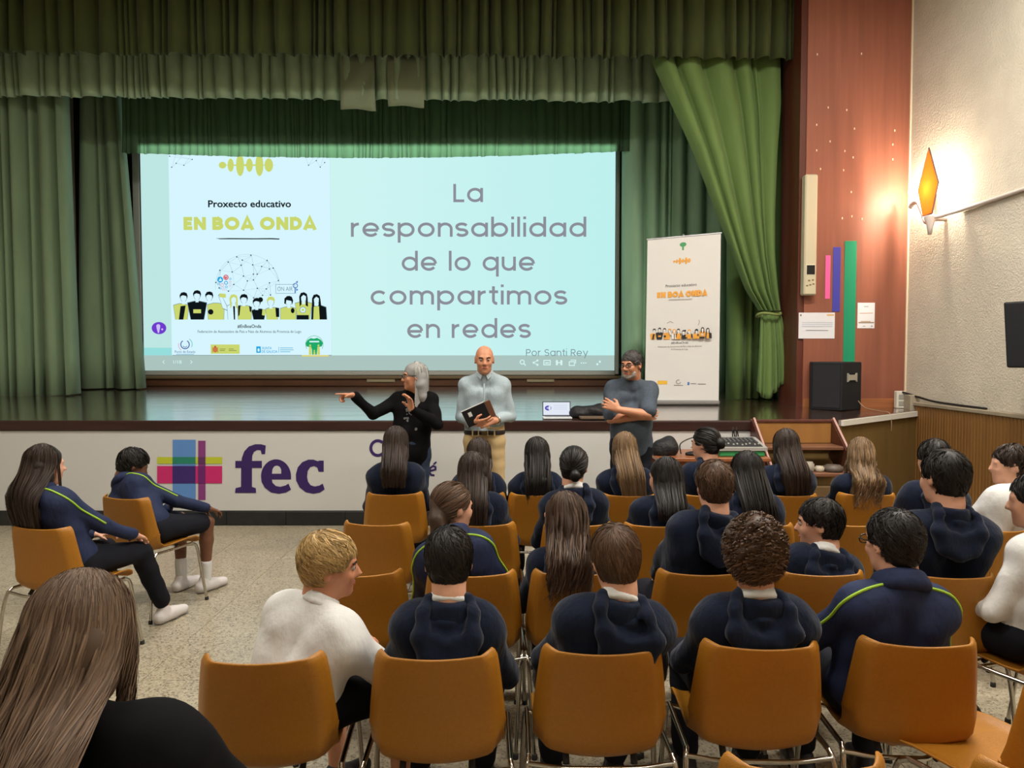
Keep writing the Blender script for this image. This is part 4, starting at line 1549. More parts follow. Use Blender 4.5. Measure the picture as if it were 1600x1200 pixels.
_nt.links.new(_d.outputs[0], _m.inputs[2])
_nt.links.new(_m.outputs[0], _o.inputs[0])
# diamond stands parallel to the wall, 17 cm off it (local -x is into the hall, y along the wall)
hw, zlo, zmid, zhi = 0.185, 0.03, 0.33, 0.735
xo = -0.19
dia = [(-hw * 0.45, zlo), (hw * 0.45, zlo), (hw, zmid), (0.0, zhi), (-hw, zmid)]
mb = MB()
mb.add([(xo, y, z) for y, z in dia] + [(xo - 0.012, y, z) for y, z in dia], [(0, 1, 2, 3, 4), (9, 8, 7, 6, 5)] + [(k, k + 5, (k + 1) % 5 + 5, (k + 1) % 5) for k in range(5)])
mb.build('glass_shade', M_amb, wl)
fr_ = [(xo - 0.006, y * 1.03, z) for y, z in dia]
MB().tube(fr_ + [fr_[0]], 0.008, 6, cap=False).build('shade_frame', mat('grey_lead', (120, 108, 104), rough=0.5), wl)
MB().lathe([(0.02, -0.20), (0.03, -0.12), (0.06, -0.02), (0.055, 0.0)], 14, Matrix.Translation((xo + 0.02, 0, 0.02))).build('base_cone', M_met, wl)
MB().tube(smooth_path([(xo + 0.02, 0.0, -0.02), (xo + 0.04, 0.12, -0.02), (xo + 0.06, 0.22, 0.10), (xo + 0.05, 0.30, 0.22), (xo + 0.05, 0.40, 0.235), (xo + 0.05, 0.46, 0.20)], 6), 0.026, 10).build('bracket_arm', M_met, wl)
MB().tube([(xo + 0.03, 0.0, -0.01), (-0.02, 0.0, -0.01), (-0.0, 0.0, -0.01)], 0.03, 12).build('wall_mount', M_met, wl)
MB().tube([(xo + 0.05, 0.43, 0.21), (xo + 0.05, 0.43, 0.30)], 0.018, 10).build('lamp_holder', M_met, wl)
G_bulb = glow('lit_bulb', (255, 226, 178), 12.0)
_bn = G_bulb.node_tree
_ba, _bt = _bn.nodes.new('ShaderNodeAddShader'), _bn.nodes.new('ShaderNodeBsdfTransparent')
_bn.links.new(_bn.nodes['Emission'].outputs[0], _ba.inputs[0])
_bn.links.new(_bt.outputs[0], _ba.inputs[1])
_bn.links.new(_ba.outputs[0], _bn.nodes['Material Output'].inputs[0])
bm = MB().lathe([(0.012, 0.0), (0.035, 0.03), (0.045, 0.07), (0.035, 0.105), (0.01, 0.12)], 14, Matrix.Translation((xo + 0.09, 0.02, 0.25)))
bm.build('bulb', G_bulb, wl)
MB().tube([(xo + 0.09, 0.02, 0.02), (xo + 0.09, 0.02, 0.25)], 0.018, 10).build('lamp_holder', M_met, wl)
MB().lathe([(0.012, 0.0), (0.032, 0.03), (0.04, 0.07), (0.03, 0.1), (0.01, 0.11)], 14, Matrix.Translation((xo + 0.05, 0.43, 0.30))).build('bulb', G_bulb, wl)
for (lx, ly, lz, e) in ((xo + 0.09, 0.02, 0.31, 70), (xo + 0.05, 0.43, 0.36, 22)):
    ld = bpy.data.lights.new('lamp_light', 'POINT')
    ld.energy = e
    ld.color = (1.0, 0.86, 0.68)
    ld.shadow_soft_size = 0.03
    lo_ = bpy.data.objects.new('lamp_light', ld)
    COL.objects.link(lo_)
    lo_.parent = wl
    lo_.location = (lx, ly, lz)
# wiring conduit along the wall
q0 = Vector((WX - 0.03, YW - 0.02, zc))
q1 = Vector((WX - 0.03, 6.3, zc + 0.02))
o = MB().tube([(WX - 0.17, YW, zc - 0.005), (WX - 0.10, YW - 0.1, zc), (WX - 0.025, YW - 0.3, zc + 0.02), (WX - 0.022, 6.2, at(1620, 286, 6.55).z)], 0.02, 8).build('wall_conduit', M_met)
tag(o, 'white wiring pipe running along the cream wall from the lamp', 'pipe')

# ------------------------------------------------------------------ black speaker hung on the right wall
ws = empty('wall_speaker', Vector((WX, 6.15, at(1580, 575, 6.1).z)))
tag(ws, 'black loudspeaker hung on the right wall at the edge of the picture', 'speaker')
mb = MB()
plan = [(-0.50, 0.10), (-0.30, -0.20), (-0.06, -0.16), (-0.06, 0.22), (-0.30, 0.26)]
zl, zh = 0.0, at(1580, 470, 6.1).z - at(1580, 575, 6.1).z
n = 5
mb.add([(x + 0.02, y, zl) for x, y in plan] + [(x - 0.02, y, zh) for x, y in plan], [tuple(range(n - 1, -1, -1)), tuple(range(n, 2 * n))] + [(k, (k + 1) % n, (k + 1) % n + n, k + n) for k in range(n)])
c_ = mb.build('cabinet', M_spk, ws)
md = c_.modifiers.new('soft', 'BEVEL'); md.width = 0.015; md.segments = 2
MB().box((-0.08, -0.03, zh * 0.4), (0.0, 0.08, zh * 0.6), 0.005).build('bracket', M_nosing, ws)

# ------------------------------------------------------------------ stairs up to the stage
sx0, sx1 = 2.40, 3.24
st = empty('stage_stairs', ((sx0 + sx1) / 2, STF, 0))
tag(st, 'dark wooden open stairs leading up to the stage beside the table', 'stairs')
cx = (sx0 + sx1) / 2
M_st = mat('mahogany_boards', (84, 44, 34), rough=0.38, noise=((12, 3, 3), 0.2, 4), coord='World')
M_tr = mat('worn_tread_wood', (112, 74, 52), rough=0.42, noise=((3, 14, 14), 0.2, 4), coord='World')
for sx, tw in ((sx0, 0.045), (sx1 - 0.045, 0.045)):
    mb = MB()
    ys = [(-0.005, 1.08), (-0.005, 0.72), (-1.02, 0.0), (-1.30, 0.0), (-1.30, 0.10), (-0.05, 1.08)]
    poly = ys
    nn = len(poly)
    vs = [(sx - cx, y, z) for y, z in poly] + [(sx - cx + tw, y, z) for y, z in poly]
    mb.add(vs, [tuple(range(nn)), tuple(range(2 * nn - 1, nn - 1, -1))] + [(k, k + nn, (k + 1) % nn + nn, (k + 1) % nn) for k in range(nn)])
    mb.build('stringer', M_st, st)
    MB().tube([(sx - cx + tw / 2, -1.30, 0.115), (sx - cx + tw / 2, -0.06, 1.09)], 0.012, 6).build('edge_strip', mat('pale_edge_strip', (190, 150, 140), rough=0.4), st)
for i in range(4):
    z = 0.84 - 0.215 * i
    y = -0.10 - 0.262 * i
    MB().box((-0.375, y - 0.26, z - 0.035), (0.375, y + 0.02, z), 0.006).build('tread', M_tr, st)
MB().box((-0.375, -0.06, 0.84), (0.375, -0.02, 1.05), 0.003).build('riser', mat('honey_ply', (150, 104, 52), rough=0.5, noise=((6, 6, 2), 0.12, 3), coord='World'), st)
MB().box((-0.375, -0.07, 1.045), (0.375, 0.0, 1.075), 0.006).build('top_board', M_st, st)
MB().box((-0.10, -0.62, 0.02), (0.375, -0.56, 0.50), 0.004).build('back_panel', mat('dull_ply', (104, 82, 50), rough=0.6, noise=((6, 6, 2), 0.12, 3), coord='World'), st)
# bits stored under the second tread
for i, (x, w, h, c, lab) in enumerate(((2.80, 0.05, 0.09, (150, 140, 126), 'pale grey tin stored between the stair treads'), (2.90, 0.045, 0.05, (176, 164, 144), 'small cream jar stored between the stair treads'), (3.03, 0.09, 0.06, (92, 82, 74), 'dull brown tub stored between the stair treads'))):
    o = MB().lathe([(w * 0.9, 0), (w, 0.01), (w, h * 0.8), (w * 0.75, h * 0.86), (w * 0.75, h), (w * 0.6, h)], 14).build(('tin', 'jar', 'tub')[i], mat('store_%s' % ('tin', 'jar', 'tub')[i], c, rough=0.5))
    o.location = (x, STF - 0.50, 0.6255)
    tag(o, lab, ('tin', 'jar', 'tub')[i], 'things stored under the stairs')

# ------------------------------------------------------------------ table with mixer
tb = empty('side_table', (1.93, 7.05, 0))
tag(tb, 'wooden table with sound equipment against the stage front left of the stairs', 'table')
M_tab = mat('table_wood', (146, 88, 52), rough=0.3, noise=((2, 14, 14), 0.14, 4), coord='World')
ZT = 0.78
MB().box((-0.60, -0.30, ZT - 0.035), (0.44, 0.36, ZT), 0.006).build('tabletop', M_tab, tb)
MB().box((-0.55, -0.26, ZT - 0.13), (0.39, -0.235, ZT - 0.036)).build('apron', M_tab, tb)
for x in (-0.53, 0.37):
    for y in (-0.24, 0.28):
        MB().box((x - 0.025, y - 0.025, 0), (x + 0.025, y + 0.025, ZT - 0.036), 0.004).build('leg', M_tab, tb)
# green tray and mixer on it
gx, gy = 2.13, 7.06
o = MB().box((-0.21, -0.21, 0.0), (0.21, 0.20, 0.055), 0.008).build('green_case', mat('green_plastic', (52, 140, 84), rough=0.4))
o.location = (gx + 0.005, gy, ZT)
tag(o, 'flat green case lying under the sound mixer', 'case')
mx_ = empty('sound_mixer', (gx, gy, ZT + 0.055))
tag(mx_, 'silver grey sound mixer with dark controls on the table', 'mixer')
M_sv = mat('silver_grey_paint', (158, 156, 150), rough=0.4)
mb = MB()
prof = [(-0.22, 0.0), (0.21, 0.0), (0.21, 0.085), (0.12, 0.09), (-0.22, 0.03)]
mb.add([(-0.235, y, z) for y, z in prof] + [(0.235, y, z) for y, z in prof], [tuple(range(5)), tuple(range(9, 4, -1))] + [(k, k + 5, (k + 1) % 5 + 5, (k + 1) % 5) for k in range(5)])
mb.build('body', M_sv, mx_)
sl_ = 0.06 / 0.34
Rt = Matrix.Translation((0, -0.22, 0.031)) @ Matrix.Rotation(math.atan(sl_), 4, 'X')
MB().box((-0.2, 0.03, 0.0), (0.2, 0.32, 0.004), 0, Rt).build('control_panel', mat('dark_panel', (48, 48, 50), rough=0.5), mx_)
kn = MB().lathe([(0.007, 0), (0.0065, 0.012), (0.004, 0.014)], 8).mesh('knob', mat('knob_grey', (120, 120, 122), rough=0.4))
fd = MB().box((-0.006, -0.012, 0), (0.006, 0.012, 0.012), 0.002).mesh('fader', mat('fader_white', (190, 190, 186), rough=0.4))
for i in range(10):
    for j in range(4):
        link('knob', kn, mx_, Rt @ Vector((-0.18 + 0.04 * i, 0.17 + 0.038 * j, 0.004)))
    link('fader', fd, mx_, Rt @ Vector((-0.18 + 0.04 * i, 0.06 + 0.05 * ((i * 7) % 5) / 5, 0.004)))
for i, dx_ in enumerate((0.02, 0.055)):
    MB().tube(smooth_path([(dx_, 0.15, 0.09), (dx_, 0.15, 0.13), (dx_ + 0.005, 0.155, 0.165), (dx_ + 0.02, 0.2, 0.17), (dx_ + 0.06, 0.27, 0.06), (dx_ + 0.08, 0.29, -0.03)], 5), 0.006, 6).build('plug_lead', mat('black_cable', (26, 24, 24)), mx_)
# black bag, eyeglass-like wire stand and dark pouch on the table
def lump(name, pts, m, label, cat, loc):
    """soft bag-like mound: pts=(x,y,z,rx,ry,rz)"""
    v = Vol()
    for (x, y, z, a_, b_, c_) in pts:
        v.ell((x, y, z), (a_, b_, c_), k=0.05)
    v.plane((0, 0, 0), (0, 0, -1))
    me = v.mesh(name, 0.012, m, wob=(0.006, 24))
    o = link(name, me, None, loc)
    return tag(o, label, cat)


M_bag = mat('black_nylon', (24, 24, 27), rough=0.6, bump=((30, 30, 30), 0.01))
lump('bag', [(0, 0, 0.05, 0.12, 0.10, 0.09), (0.03, 0.02, 0.11, 0.07, 0.07, 0.07), (-0.05, 0, 0.05, 0.08, 0.08, 0.08)], M_bag, 'small black bag on the table behind the grey shirted man', 'bag', (1.45, 6.98, ZT))
lump('pouch', [(0, 0, 0.012, 0.085, 0.05, 0.022), (0.03, 0, 0.016, 0.05, 0.04, 0.026)], M_bag, 'flat dark pouch on the table left of the mixer', 'pouch', (1.72, 6.95, ZT))
o = MB().tube(smooth_path([(1.60, 7.0, ZT + 0.006), (1.60, 7.02, ZT + 0.10), (1.72, 7.05, ZT + 0.155), (1.82, 7.05, ZT + 0.15), (1.83, 7.03, ZT + 0.006)], 6), 0.006, 6).build('wire_stand', mat('dark_wire', (60, 56, 54), rough=0.4, metal=0.6))
tag(o, 'bent dark wire stand on the table between bag and mixer', 'stand')

# ------------------------------------------------------------------ laptop and bag on the stage edge
lp = empty('laptop', (at(871, 652, 7.62).x, 7.66, stage_z(7.66)))
tag(lp, 'open white laptop on the stage edge with purple mark on its screen', 'laptop')
hw = 0.148
MB().box((-hw, -0.10, 0.002), (hw, 0.11, 0.016), 0.004).build('base', mat('white_laptop', (206, 210, 212), rough=0.35), lp)
MB().box((-hw * 0.86, -0.02, 0.016), (hw * 0.86, 0.09, 0.0175)).build('keyboard', mat('grey_keys', (120, 124, 126), rough=0.5), lp)
lid = MB().box((-hw, 0, 0), (hw, 0.006, 0.155), 0.003)
lo_ = lid.build('lid', mat('black_lid', (28, 30, 34), rough=0.4), lp, (0, 0.105, 0.014), (-0.22, 0, 0))
a = Art(lambda x, y: Vector((x, -0.0005, y)), (0, -1, 0), 0.0004)
a.rect(-hw * 0.94, 0.012, hw * 0.94, 0.147, glow('laptop_white', (226, 232, 244)))
G_lp = glow('laptop_purple', (70, 60, 170))
a.disc(-0.088, 0.086, 0.034, G_lp, 0.026, 20)
a.disc(-0.074, 0.086, 0.014, glow('laptop_white', (226, 232, 244)), 0.022, 14)
a.disc(-0.098, 0.086, 0.008, glow('laptop_lilac', (180, 170, 235)), 0.012, 12)
for y_ in (0.115, 0.095, 0.075):
    a.stroke([(-0.03, y_), (0.11, y_)], 0.004, glow('laptop_pale', (198, 202, 226)))
a.build('display', lo_)
lump('bag', [(-0.08, 0, 0.045, 0.13, 0.10, 0.06), (0.08, 0.02, 0.05, 0.15, 0.11, 0.075), (0.02, -0.02, 0.085, 0.10, 0.05, 0.03), (0.14, 0.0, 0.125, 0.055, 0.03, 0.022), (-0.14, 0.0, 0.07, 0.05, 0.05, 0.04)], M_bag, 'slack black shoulder bag on the stage beside the laptop', 'bag', (at(921, 652, 7.7).x, 7.74, stage_z(7.74)))
o = MB().box((-0.16, -0.09, 0.0), (0.16, 0.09, 0.022), 0.004).build('folder', mat('brown_folder', (96, 78, 62), rough=0.6))
o.location = (at(930, 652, 7.56).x, 7.535, stage_z(7.535) + 0.012)
tag(o, 'flat brown folder in front of the black bag on the stage edge', 'folder')
# ------------------------------------------------------------------ mustard shell chairs on chromed frames
M_shell = mat('mustard_shell', (160, 105, 27), rough=0.42, spec=0.4, noise=((90, 90, 90), 0.05, 3), bump=((300, 300, 300), 0.0012), rnd=0.05)
M_chrome = mat('chrome_tube', (196, 192, 184), rough=0.16, metal=1.0)
M_rub = mat('dark_rubber', (40, 38, 36), rough=0.8)
PROF = [(0.475, 0.405, 0.21), (0.468, 0.428, 0.213), (0.44, 0.441, 0.214), (0.38, 0.446, 0.214), (0.30, 0.442, 0.213), (0.22, 0.436, 0.213), (0.155, 0.433, 0.213), (0.105, 0.438, 0.213), (0.070, 0.452, 0.214), (0.050, 0.475, 0.217), (0.040, 0.505, 0.218), (0.034, 0.55, 0.216), (0.028, 0.60, 0.212), (0.020, 0.65, 0.207), (0.011, 0.70, 0.201), (0.004, 0.745, 0.195), (0.0, 0.775, 0.190), (-0.002, 0.79, 0.182), (-0.002, 0.797, 0.172)]


def shell_mesh():
    NU = 32
    vs, fs = [], []
    n = len(PROF)
    for i, (y, z, w) in enumerate(PROF):
        back = max(0.0, min(1.0, (z - 0.45) / 0.10)) if i > 7 else 0.0
        bend = math.exp(-((i - 8.6) / 1.7) ** 2)
        for k in range(NU + 1):
            u = -1 + 2 * k / NU
            a = abs(u)
            edge = max(0.0, (a - 0.80) / 0.20)
            x = u * w
            yy, zz = y, z
            # back: dished, with edges turned forward
            yy += back * (0.022 * a * a + 0.050 * edge ** 1.35)
            # seat: dished, edges turned up
            zz += (1 - back) * (0.006 * a * a + 0.014 * edge ** 1.6) * (1.0 if i < 8 else 0.6)
            # where seat turns into back the outer edge cuts the corner
            yy += bend * 0.055 * edge
            zz += bend * (0.050 * edge + 0.020 * a * a)
            zz -= bend * 0.022 * (1 - a * a)
            yy -= bend * 0.010 * (1 - a * a)
            # top edge sags a little in the middle
            if i > 13:
                zz -= 0.010 * (1 - a * a) * (i - 13) / 5
            vs.append((x, yy, zz))
    for i in range(n - 1):
        for k in range(NU):
            q = i * (NU + 1) + k
            fs.append((q, q + 1, q + NU + 2, q + NU + 1))
    me = mesh_from('seat_shell', vs, fs, [M_shell], True)
    o = bpy.data.objects.new('tmp', me)
    COL.objects.link(o)
    md = o.modifiers.new('t', 'SOLIDIFY'); md.thickness = 0.009; md.offset = 0
    md = o.modifiers.new('b', 'BEVEL'); md.width = 0.003; md.segments = 1; md.angle_limit = math.radians(50)
    me2 = bpy.data.meshes.new_from_object(o.evaluated_get(bpy.context.evaluated_depsgraph_get()))
    bpy.data.objects.remove(o)
    me2.name = 'seat_shell'
    me2.polygons.foreach_set('use_smooth', [True] * len(me2.polygons))
    return me2


def make_chair():
    root = empty('shell_chair', (0, 0, 0))
    link('seat_shell', shell_mesh(), root)
    R_ = 0.0095
    for s in (-1, 1):
        MB().tube(smooth_path([(s * 0.262, -0.015, 0.014), (s * 0.246, 0.02, 0.30), (s * 0.238, 0.045, 0.40), (s * 0.232, 0.075, 0.428)], 4), R_, 8).build('leg', M_chrome, root)
        MB().tube(smooth_path([(s * 0.255, 0.485, 0.014), (s * 0.243, 0.435, 0.30), (s * 0.237, 0.415, 0.40), (s * 0.232, 0.38, 0.428)], 4), R_, 8).build('leg', M_chrome, root)
        MB().tube([(s * 0.232, 0.07, 0.427), (s * 0.231, 0.22, 0.424), (s * 0.232, 0.385, 0.427)], R_, 8).build('side_rail', M_chrome, root)
        for (x, y) in ((s * 0.2625, -0.016), (s * 0.2555, 0.486)):
            MB().lathe([(0.013, 0.0), (0.0135, 0.004), (0.0125, 0.022), (0.0105, 0.024)], 8, Matrix.Translation((x, y, 0))).build('foot_cap', M_rub, root)
    MB().tube(smooth_path([(-0.236, 0.05, 0.412), (-0.20, 0.055, 0.405), (-0.13, 0.06, 0.392), (0, 0.06, 0.39), (0.13, 0.06, 0.392), (0.20, 0.055, 0.405), (0.236, 0.05, 0.412)], 4), 0.0085, 8).build('cross_bar', M_chrome, root)
    MB().tube(smooth_path([(-0.236, 0.40, 0.414), (-0.13, 0.39, 0.398), (0, 0.39, 0.396), (0.13, 0.39, 0.398), (0.236, 0.40, 0.414)], 4), 0.0085, 8).build('cross_bar', M_chrome, root)
    for (x, y) in ((-0.11, 0.10), (0.11, 0.10), (-0.11, 0.34), (0.11, 0.34)):
        MB().tube([(x, y - 0.03 * (1 if y < 0.2 else -1), 0.40), (x, y, 0.433)], 0.011, 6).build('mounting_block', M_rub, root)
    return root


CHAIRS = {}


def chair(key, px, py, yaw, label, group='mustard shell chairs set out in rows'):
    p = on(px, py, 0.797)
    proto = CHAIRS.get('_proto')
    if proto is None:
        o = CHAIRS['_proto'] = make_chair()
    else:
        o = copy_tree(proto)
    o.location = (p.x, p.y, 0)
    o.rotation_euler = (0, 0, math.radians(yaw))
    tag(o, label, 'chair', group)
    CHAIRS[key] = o
    return o


for row in (
    ('A1', 404, 1032, 4, 'mustard shell chair behind the blond boy in the white shirt, nearest full row'),
    ('A2', 680, 1026, 2, 'mustard shell chair under the dark haired boy next to the blond boy'),
    ('A3', 943, 1018, 0, 'mustard shell chair under the boy with straight brown bowl-cut hair'),
    ('A4', 1196, 1010, -2, 'mustard shell chair under the boy with the big curly hair'),
    ('A5', 1448, 1006, -3, 'mustard shell chair under the boy in the green piped track jacket'),
    ('A6', 1698, 1056, 28, 'empty mustard chair turned inwards, cut by the right edge in the nearest full row'),
    ('Z1', 1272, 1199, 0, 'empty mustard chair showing only its top edge at the bottom, below the curly boy'),
    ('Z2', 1684, 1204, 0, 'empty mustard chair showing only its corner in the bottom right corner'),
    ('B1', 560, 897, 8, 'empty mustard chair just in front of the blond boy'),
    ('B2', 738, 897, 3, 'mustard shell chair under the ponytailed girl whose jacket has a green seam'),
    ('B3', 902, 895, 0, 'mustard shell chair under the girl with long wavy dark brown hair'),
    ('B4', 1100, 895, -2, 'mustard shell chair under the short haired boy leaning left in a hoodie'),
    ('B5', 1288, 896, -3, 'mustard shell chair under the boy with his hand at his mouth'),
    ('B6', 1494, 900, -4, 'mustard shell chair under the broad dark haired boy in front of the track jacket'),
    ('B7', 1715, 925, 24, 'mustard chair turned inwards under the white shirted boy at the right edge'),
    ('C1', 52, 824, -14, 'mustard shell chair under the long haired girl at the left edge'),
    ('C2', 583, 818, -8, 'empty mustard chair in front of and left of the ponytailed girl'),
    ('C3', 752, 819, 2, 'mustard shell chair behind the dark haired girl in front of the bald man'),
    ('C4', 905, 819, 0, 'mustard chair under the girl with a low bun, before the wavy haired girl'),
    ('C5', 1030, 820, -2, 'mustard shell chair under the girl with the black bob and white collar'),
    ('C6', 1190, 820, -3, 'mustard shell chair under the girl with long black hair near the stairs'),
    ('C7', 1338, 819, -4, 'empty mustard chair behind the girl with long light brown hair'),
    ('C8', 1468, 820, -6, 'mustard shell chair under the boy half hidden behind the broad dark haired boy'),
    ('C9', 1600, 826, 26, 'mustard chair turned inwards under the far white shirted boy by the right wall'),
    ('D1', 186, 777, -20, 'mustard shell chair under the stooping boy at the left in front of the logo'),
    ('D2', 616, 771, 4, 'mustard shell chair under the girl in front of the pointing woman'),
    ('D3', 745, 772, 2, 'mustard shell chair in the front row in front of the bald man'),
    ('D4', 840, 772, 0, 'mustard shell chair under the girl with long black hair alone before the banner'),
    ('D5', 985, 773, -2, 'mustard shell chair under the brown haired girl in front of the grey shirted man'),
    ('D6', 1108, 773, -3, 'mustard shell chair under the girl with a bun in front of the mixer'),
    ('D7', 1236, 773, -4, 'mustard shell chair under the girl with dark brown hair before the stairs'),
    ('D8', 1359, 772, -5, 'mustard chair under the girl with long light brown hair, right end of front row'),
):
    chair(*row)
Z0 = chair('Z0', 125, 1380, 0, 'mustard shell chair under the woman with long wavy hair in the bottom left corner')
o = None
# ------------------------------------------------------------------ people
A3 = lambda *p: np.array(p, float)


def unit(v):
    v = np.asarray(v, float)
    return v / max(np.linalg.norm(v), 1e-9)


def rot3(yaw=0, pitch=0, roll=0):
    """degrees; yaw turns left, pitch lifts the face, roll tips towards the right ear"""
    y, p, r = [math.radians(a) for a in (yaw, pitch, roll)]
    Rz = np.array([[math.cos(y), -math.sin(y), 0], [math.sin(y), math.cos(y), 0], [0, 0, 1]])
    Rx = np.array([[1, 0, 0], [0, math.cos(p), -math.sin(p)], [0, math.sin(p), math.cos(p)]])
    Ry = np.array([[math.cos(r), 0, math.sin(r)], [0, 1, 0], [-math.sin(r), 0, math.cos(r)]])
    return Rz @ Rx @ Ry


def ik(a, b, l1, l2, pole):
    """elbow between shoulder a and wrist b, bent towards pole; the wrist is drawn in when out of reach"""
    a, b = np.array(a), np.array(b)
    d = b - a
    L = np.linalg.norm(d)
    if L > (l1 + l2) * 0.985:
        b = a + d / L * (l1 + l2) * 0.985
        d = b - a
        L = np.linalg.norm(d)
    u = d / L
    x = (l1 * l1 - l2 * l2 + L * L) / (2 * L)
    h = math.sqrt(max(l1 * l1 - x * x, 1e-6))
    p = np.array(pole, float)
    p = unit(p - u * (p @ u))
    return a + u * x + p * h, b


def hair_mat(name, rgb, rough=0.5):
    if name in MATS:
        return MATS[name]
    m = bpy.data.materials.new(name)
    m.use_nodes = True
    nt = m.node_tree
    b = nt.nodes['Principled BSDF']
    b.inputs['Roughness'].default_value = rough
    b.inputs['Specular IOR Level'].default_value = 0.28
    at_ = nt.nodes.new('ShaderNodeAttribute')
    at_.attribute_name = 'tone'
    vm = nt.nodes.new('ShaderNodeVectorMath')
    vm.operation = 'SCALE'
    vm.inputs[0].default_value = lin(rgb)
    nt.links.new(at_.outputs['Fac'], vm.inputs['Scale'])
    nt.links.new(vm.outputs['Vector'], b.inputs['Base Color'])
    MATS[name] = m
    return m


SKIN = {
    'fair': mat('skin_fair', (214, 160, 132), rough=0.5, spec=0.35, noise=((30, 30, 30), 0.05, 3)),
    'tan': mat('skin_tan', (196, 136, 104), rough=0.5, spec=0.35, noise=((30, 30, 30), 0.06, 3)),
    'brown': mat('skin_brown', (112, 74, 54), rough=0.5, spec=0.35, noise=((30, 30, 30), 0.06, 3)),
}
CLOTH = {
    'navy': mat('navy_fleece', (19, 27, 45), rough=0.92, spec=0.12, sheen=0.12, noise=((14, 14, 14), 0.12, 3), bump=((16, 16, 9), 0.012)),
    'navy2': mat('navy_track_cloth', (36, 44, 72), rough=0.75, spec=0.2, noise=((14, 14, 14), 0.1, 3), bump=((14, 14, 8), 0.012)),
    'dark_navy': mat('dark_navy_cotton', (16, 20, 34), rough=0.9, spec=0.15, noise=((14, 14, 14), 0.12, 3)),
    'black': mat('black_knit', (12, 12, 14), rough=0.9, spec=0.12, noise=((14, 14, 14), 0.12, 3)),
    'white': mat('white_cotton', (214, 213, 210), rough=0.85, spec=0.15, bump=((13, 13, 8), 0.012)),
    'lime': mat('lime_piping', (150, 190, 50), rough=0.6),
    'shirt': mat('pale_blue_grey_shirt', (160, 174, 180), rough=0.85, spec=0.15, noise=((80, 80, 80), 0.06, 2), bump=((14, 14, 8), 0.012)),
    'chino': mat('sand_chino', (190, 164, 120), rough=0.85, spec=0.15, noise=((16, 16, 16), 0.06, 3)),
    'slate': mat('slate_jersey', (72, 80, 90), rough=0.9, spec=0.12, noise=((50, 50, 50), 0.1, 3), bump=((12, 12, 8), 0.012)),
    'jeans': mat('dark_denim', (44, 54, 72), rough=0.85, spec=0.15, noise=((40, 40, 8), 0.2, 3)),
    'dark': mat('dark_trousers', (24, 25, 32), rough=0.85, spec=0.15),
    'grey': mat('grey_trousers', (70, 74, 84), rough=0.85, spec=0.15),
    'shoe_white': mat('white_sneaker', (206, 200, 198), rough=0.55),
    'shoe_dark': mat('dark_shoe', (28, 24, 28), rough=0.5),
}
M_eyew = mat('eye_white', (176, 160, 150), rough=0.3)
M_iris = mat('dark_iris', (34, 24, 18), rough=0.15)
M_lip = mat('lip_skin', (176, 96, 88), rough=0.45)
M_glass = mat('dark_spectacle_frame', (20, 18, 20), rough=0.3)


class Head:
    def __init__(self, c, R, s):
        self.c, self.R, self.s = np.array(c, float), R, s

    def __call__(self, x, y, z):
        return self.c + self.R @ (np.array((x, y, z)) * self.s)


def head_prims(v, hd, face=True, bald=False):
    s, R = hd.s, hd.R
    E = lambda p, r, k=0.02, sub=False: v.ell(hd(*p), np.array(r) * s, R, k * s, sub)
    C = lambda a, b, ra, rb, k=0.012, sub=False: v.cone(hd(*a), hd(*b), ra * s, rb * s, k * s, sub)
    E((0, -0.014, 0.032), (0.075, 0.094, 0.086))
    E((0, 0.022, -0.022), (0.062, 0.068, 0.086), 0.03)
    E((0, 0.034, -0.074), (0.045, 0.048, 0.038), 0.035)
    E((0, 0.074, -0.096), (0.020, 0.018, 0.016), 0.02)
    if face:
        C((-0.034, 0.080, 0.024), (0.034, 0.080, 0.024), 0.011, 0.011, 0.02)
        E((-0.036, 0.068, -0.026), (0.022, 0.018, 0.022), 0.02)
        E((0.036, 0.068, -0.026), (0.022, 0.018, 0.022), 0.02)
        E((-0.032, 0.103, 0.006), (0.017, 0.018, 0.013), 0.014, True)
        E((0.032, 0.103, 0.006), (0.017, 0.018, 0.013), 0.014, True)
        C((0, 0.086, 0.012), (0, 0.108, -0.026), 0.009, 0.0125, 0.012)
        E((-0.012, 0.098, -0.030), (0.008, 0.009, 0.007), 0.008)
        E((0.012, 0.098, -0.030), (0.008, 0.009, 0.007), 0.008)
        C((-0.018, 0.082, -0.056), (0.018, 0.082, -0.056), 0.0085, 0.0085, 0.010)
        C((-0.015, 0.081, -0.068), (0.015, 0.081, -0.068), 0.0095, 0.0095, 0.010)
    for sx in (-1, 1):
        E((sx * 0.078, -0.006, -0.004), (0.010, 0.019, 0.031), 0.012)
        E((sx * 0.084, -0.002, 0.000), (0.006, 0.010, 0.017), 0.006, True)
    C((0, -0.022, -0.05), (0, -0.030, -0.10), 0.052, 0.052, 0.03)


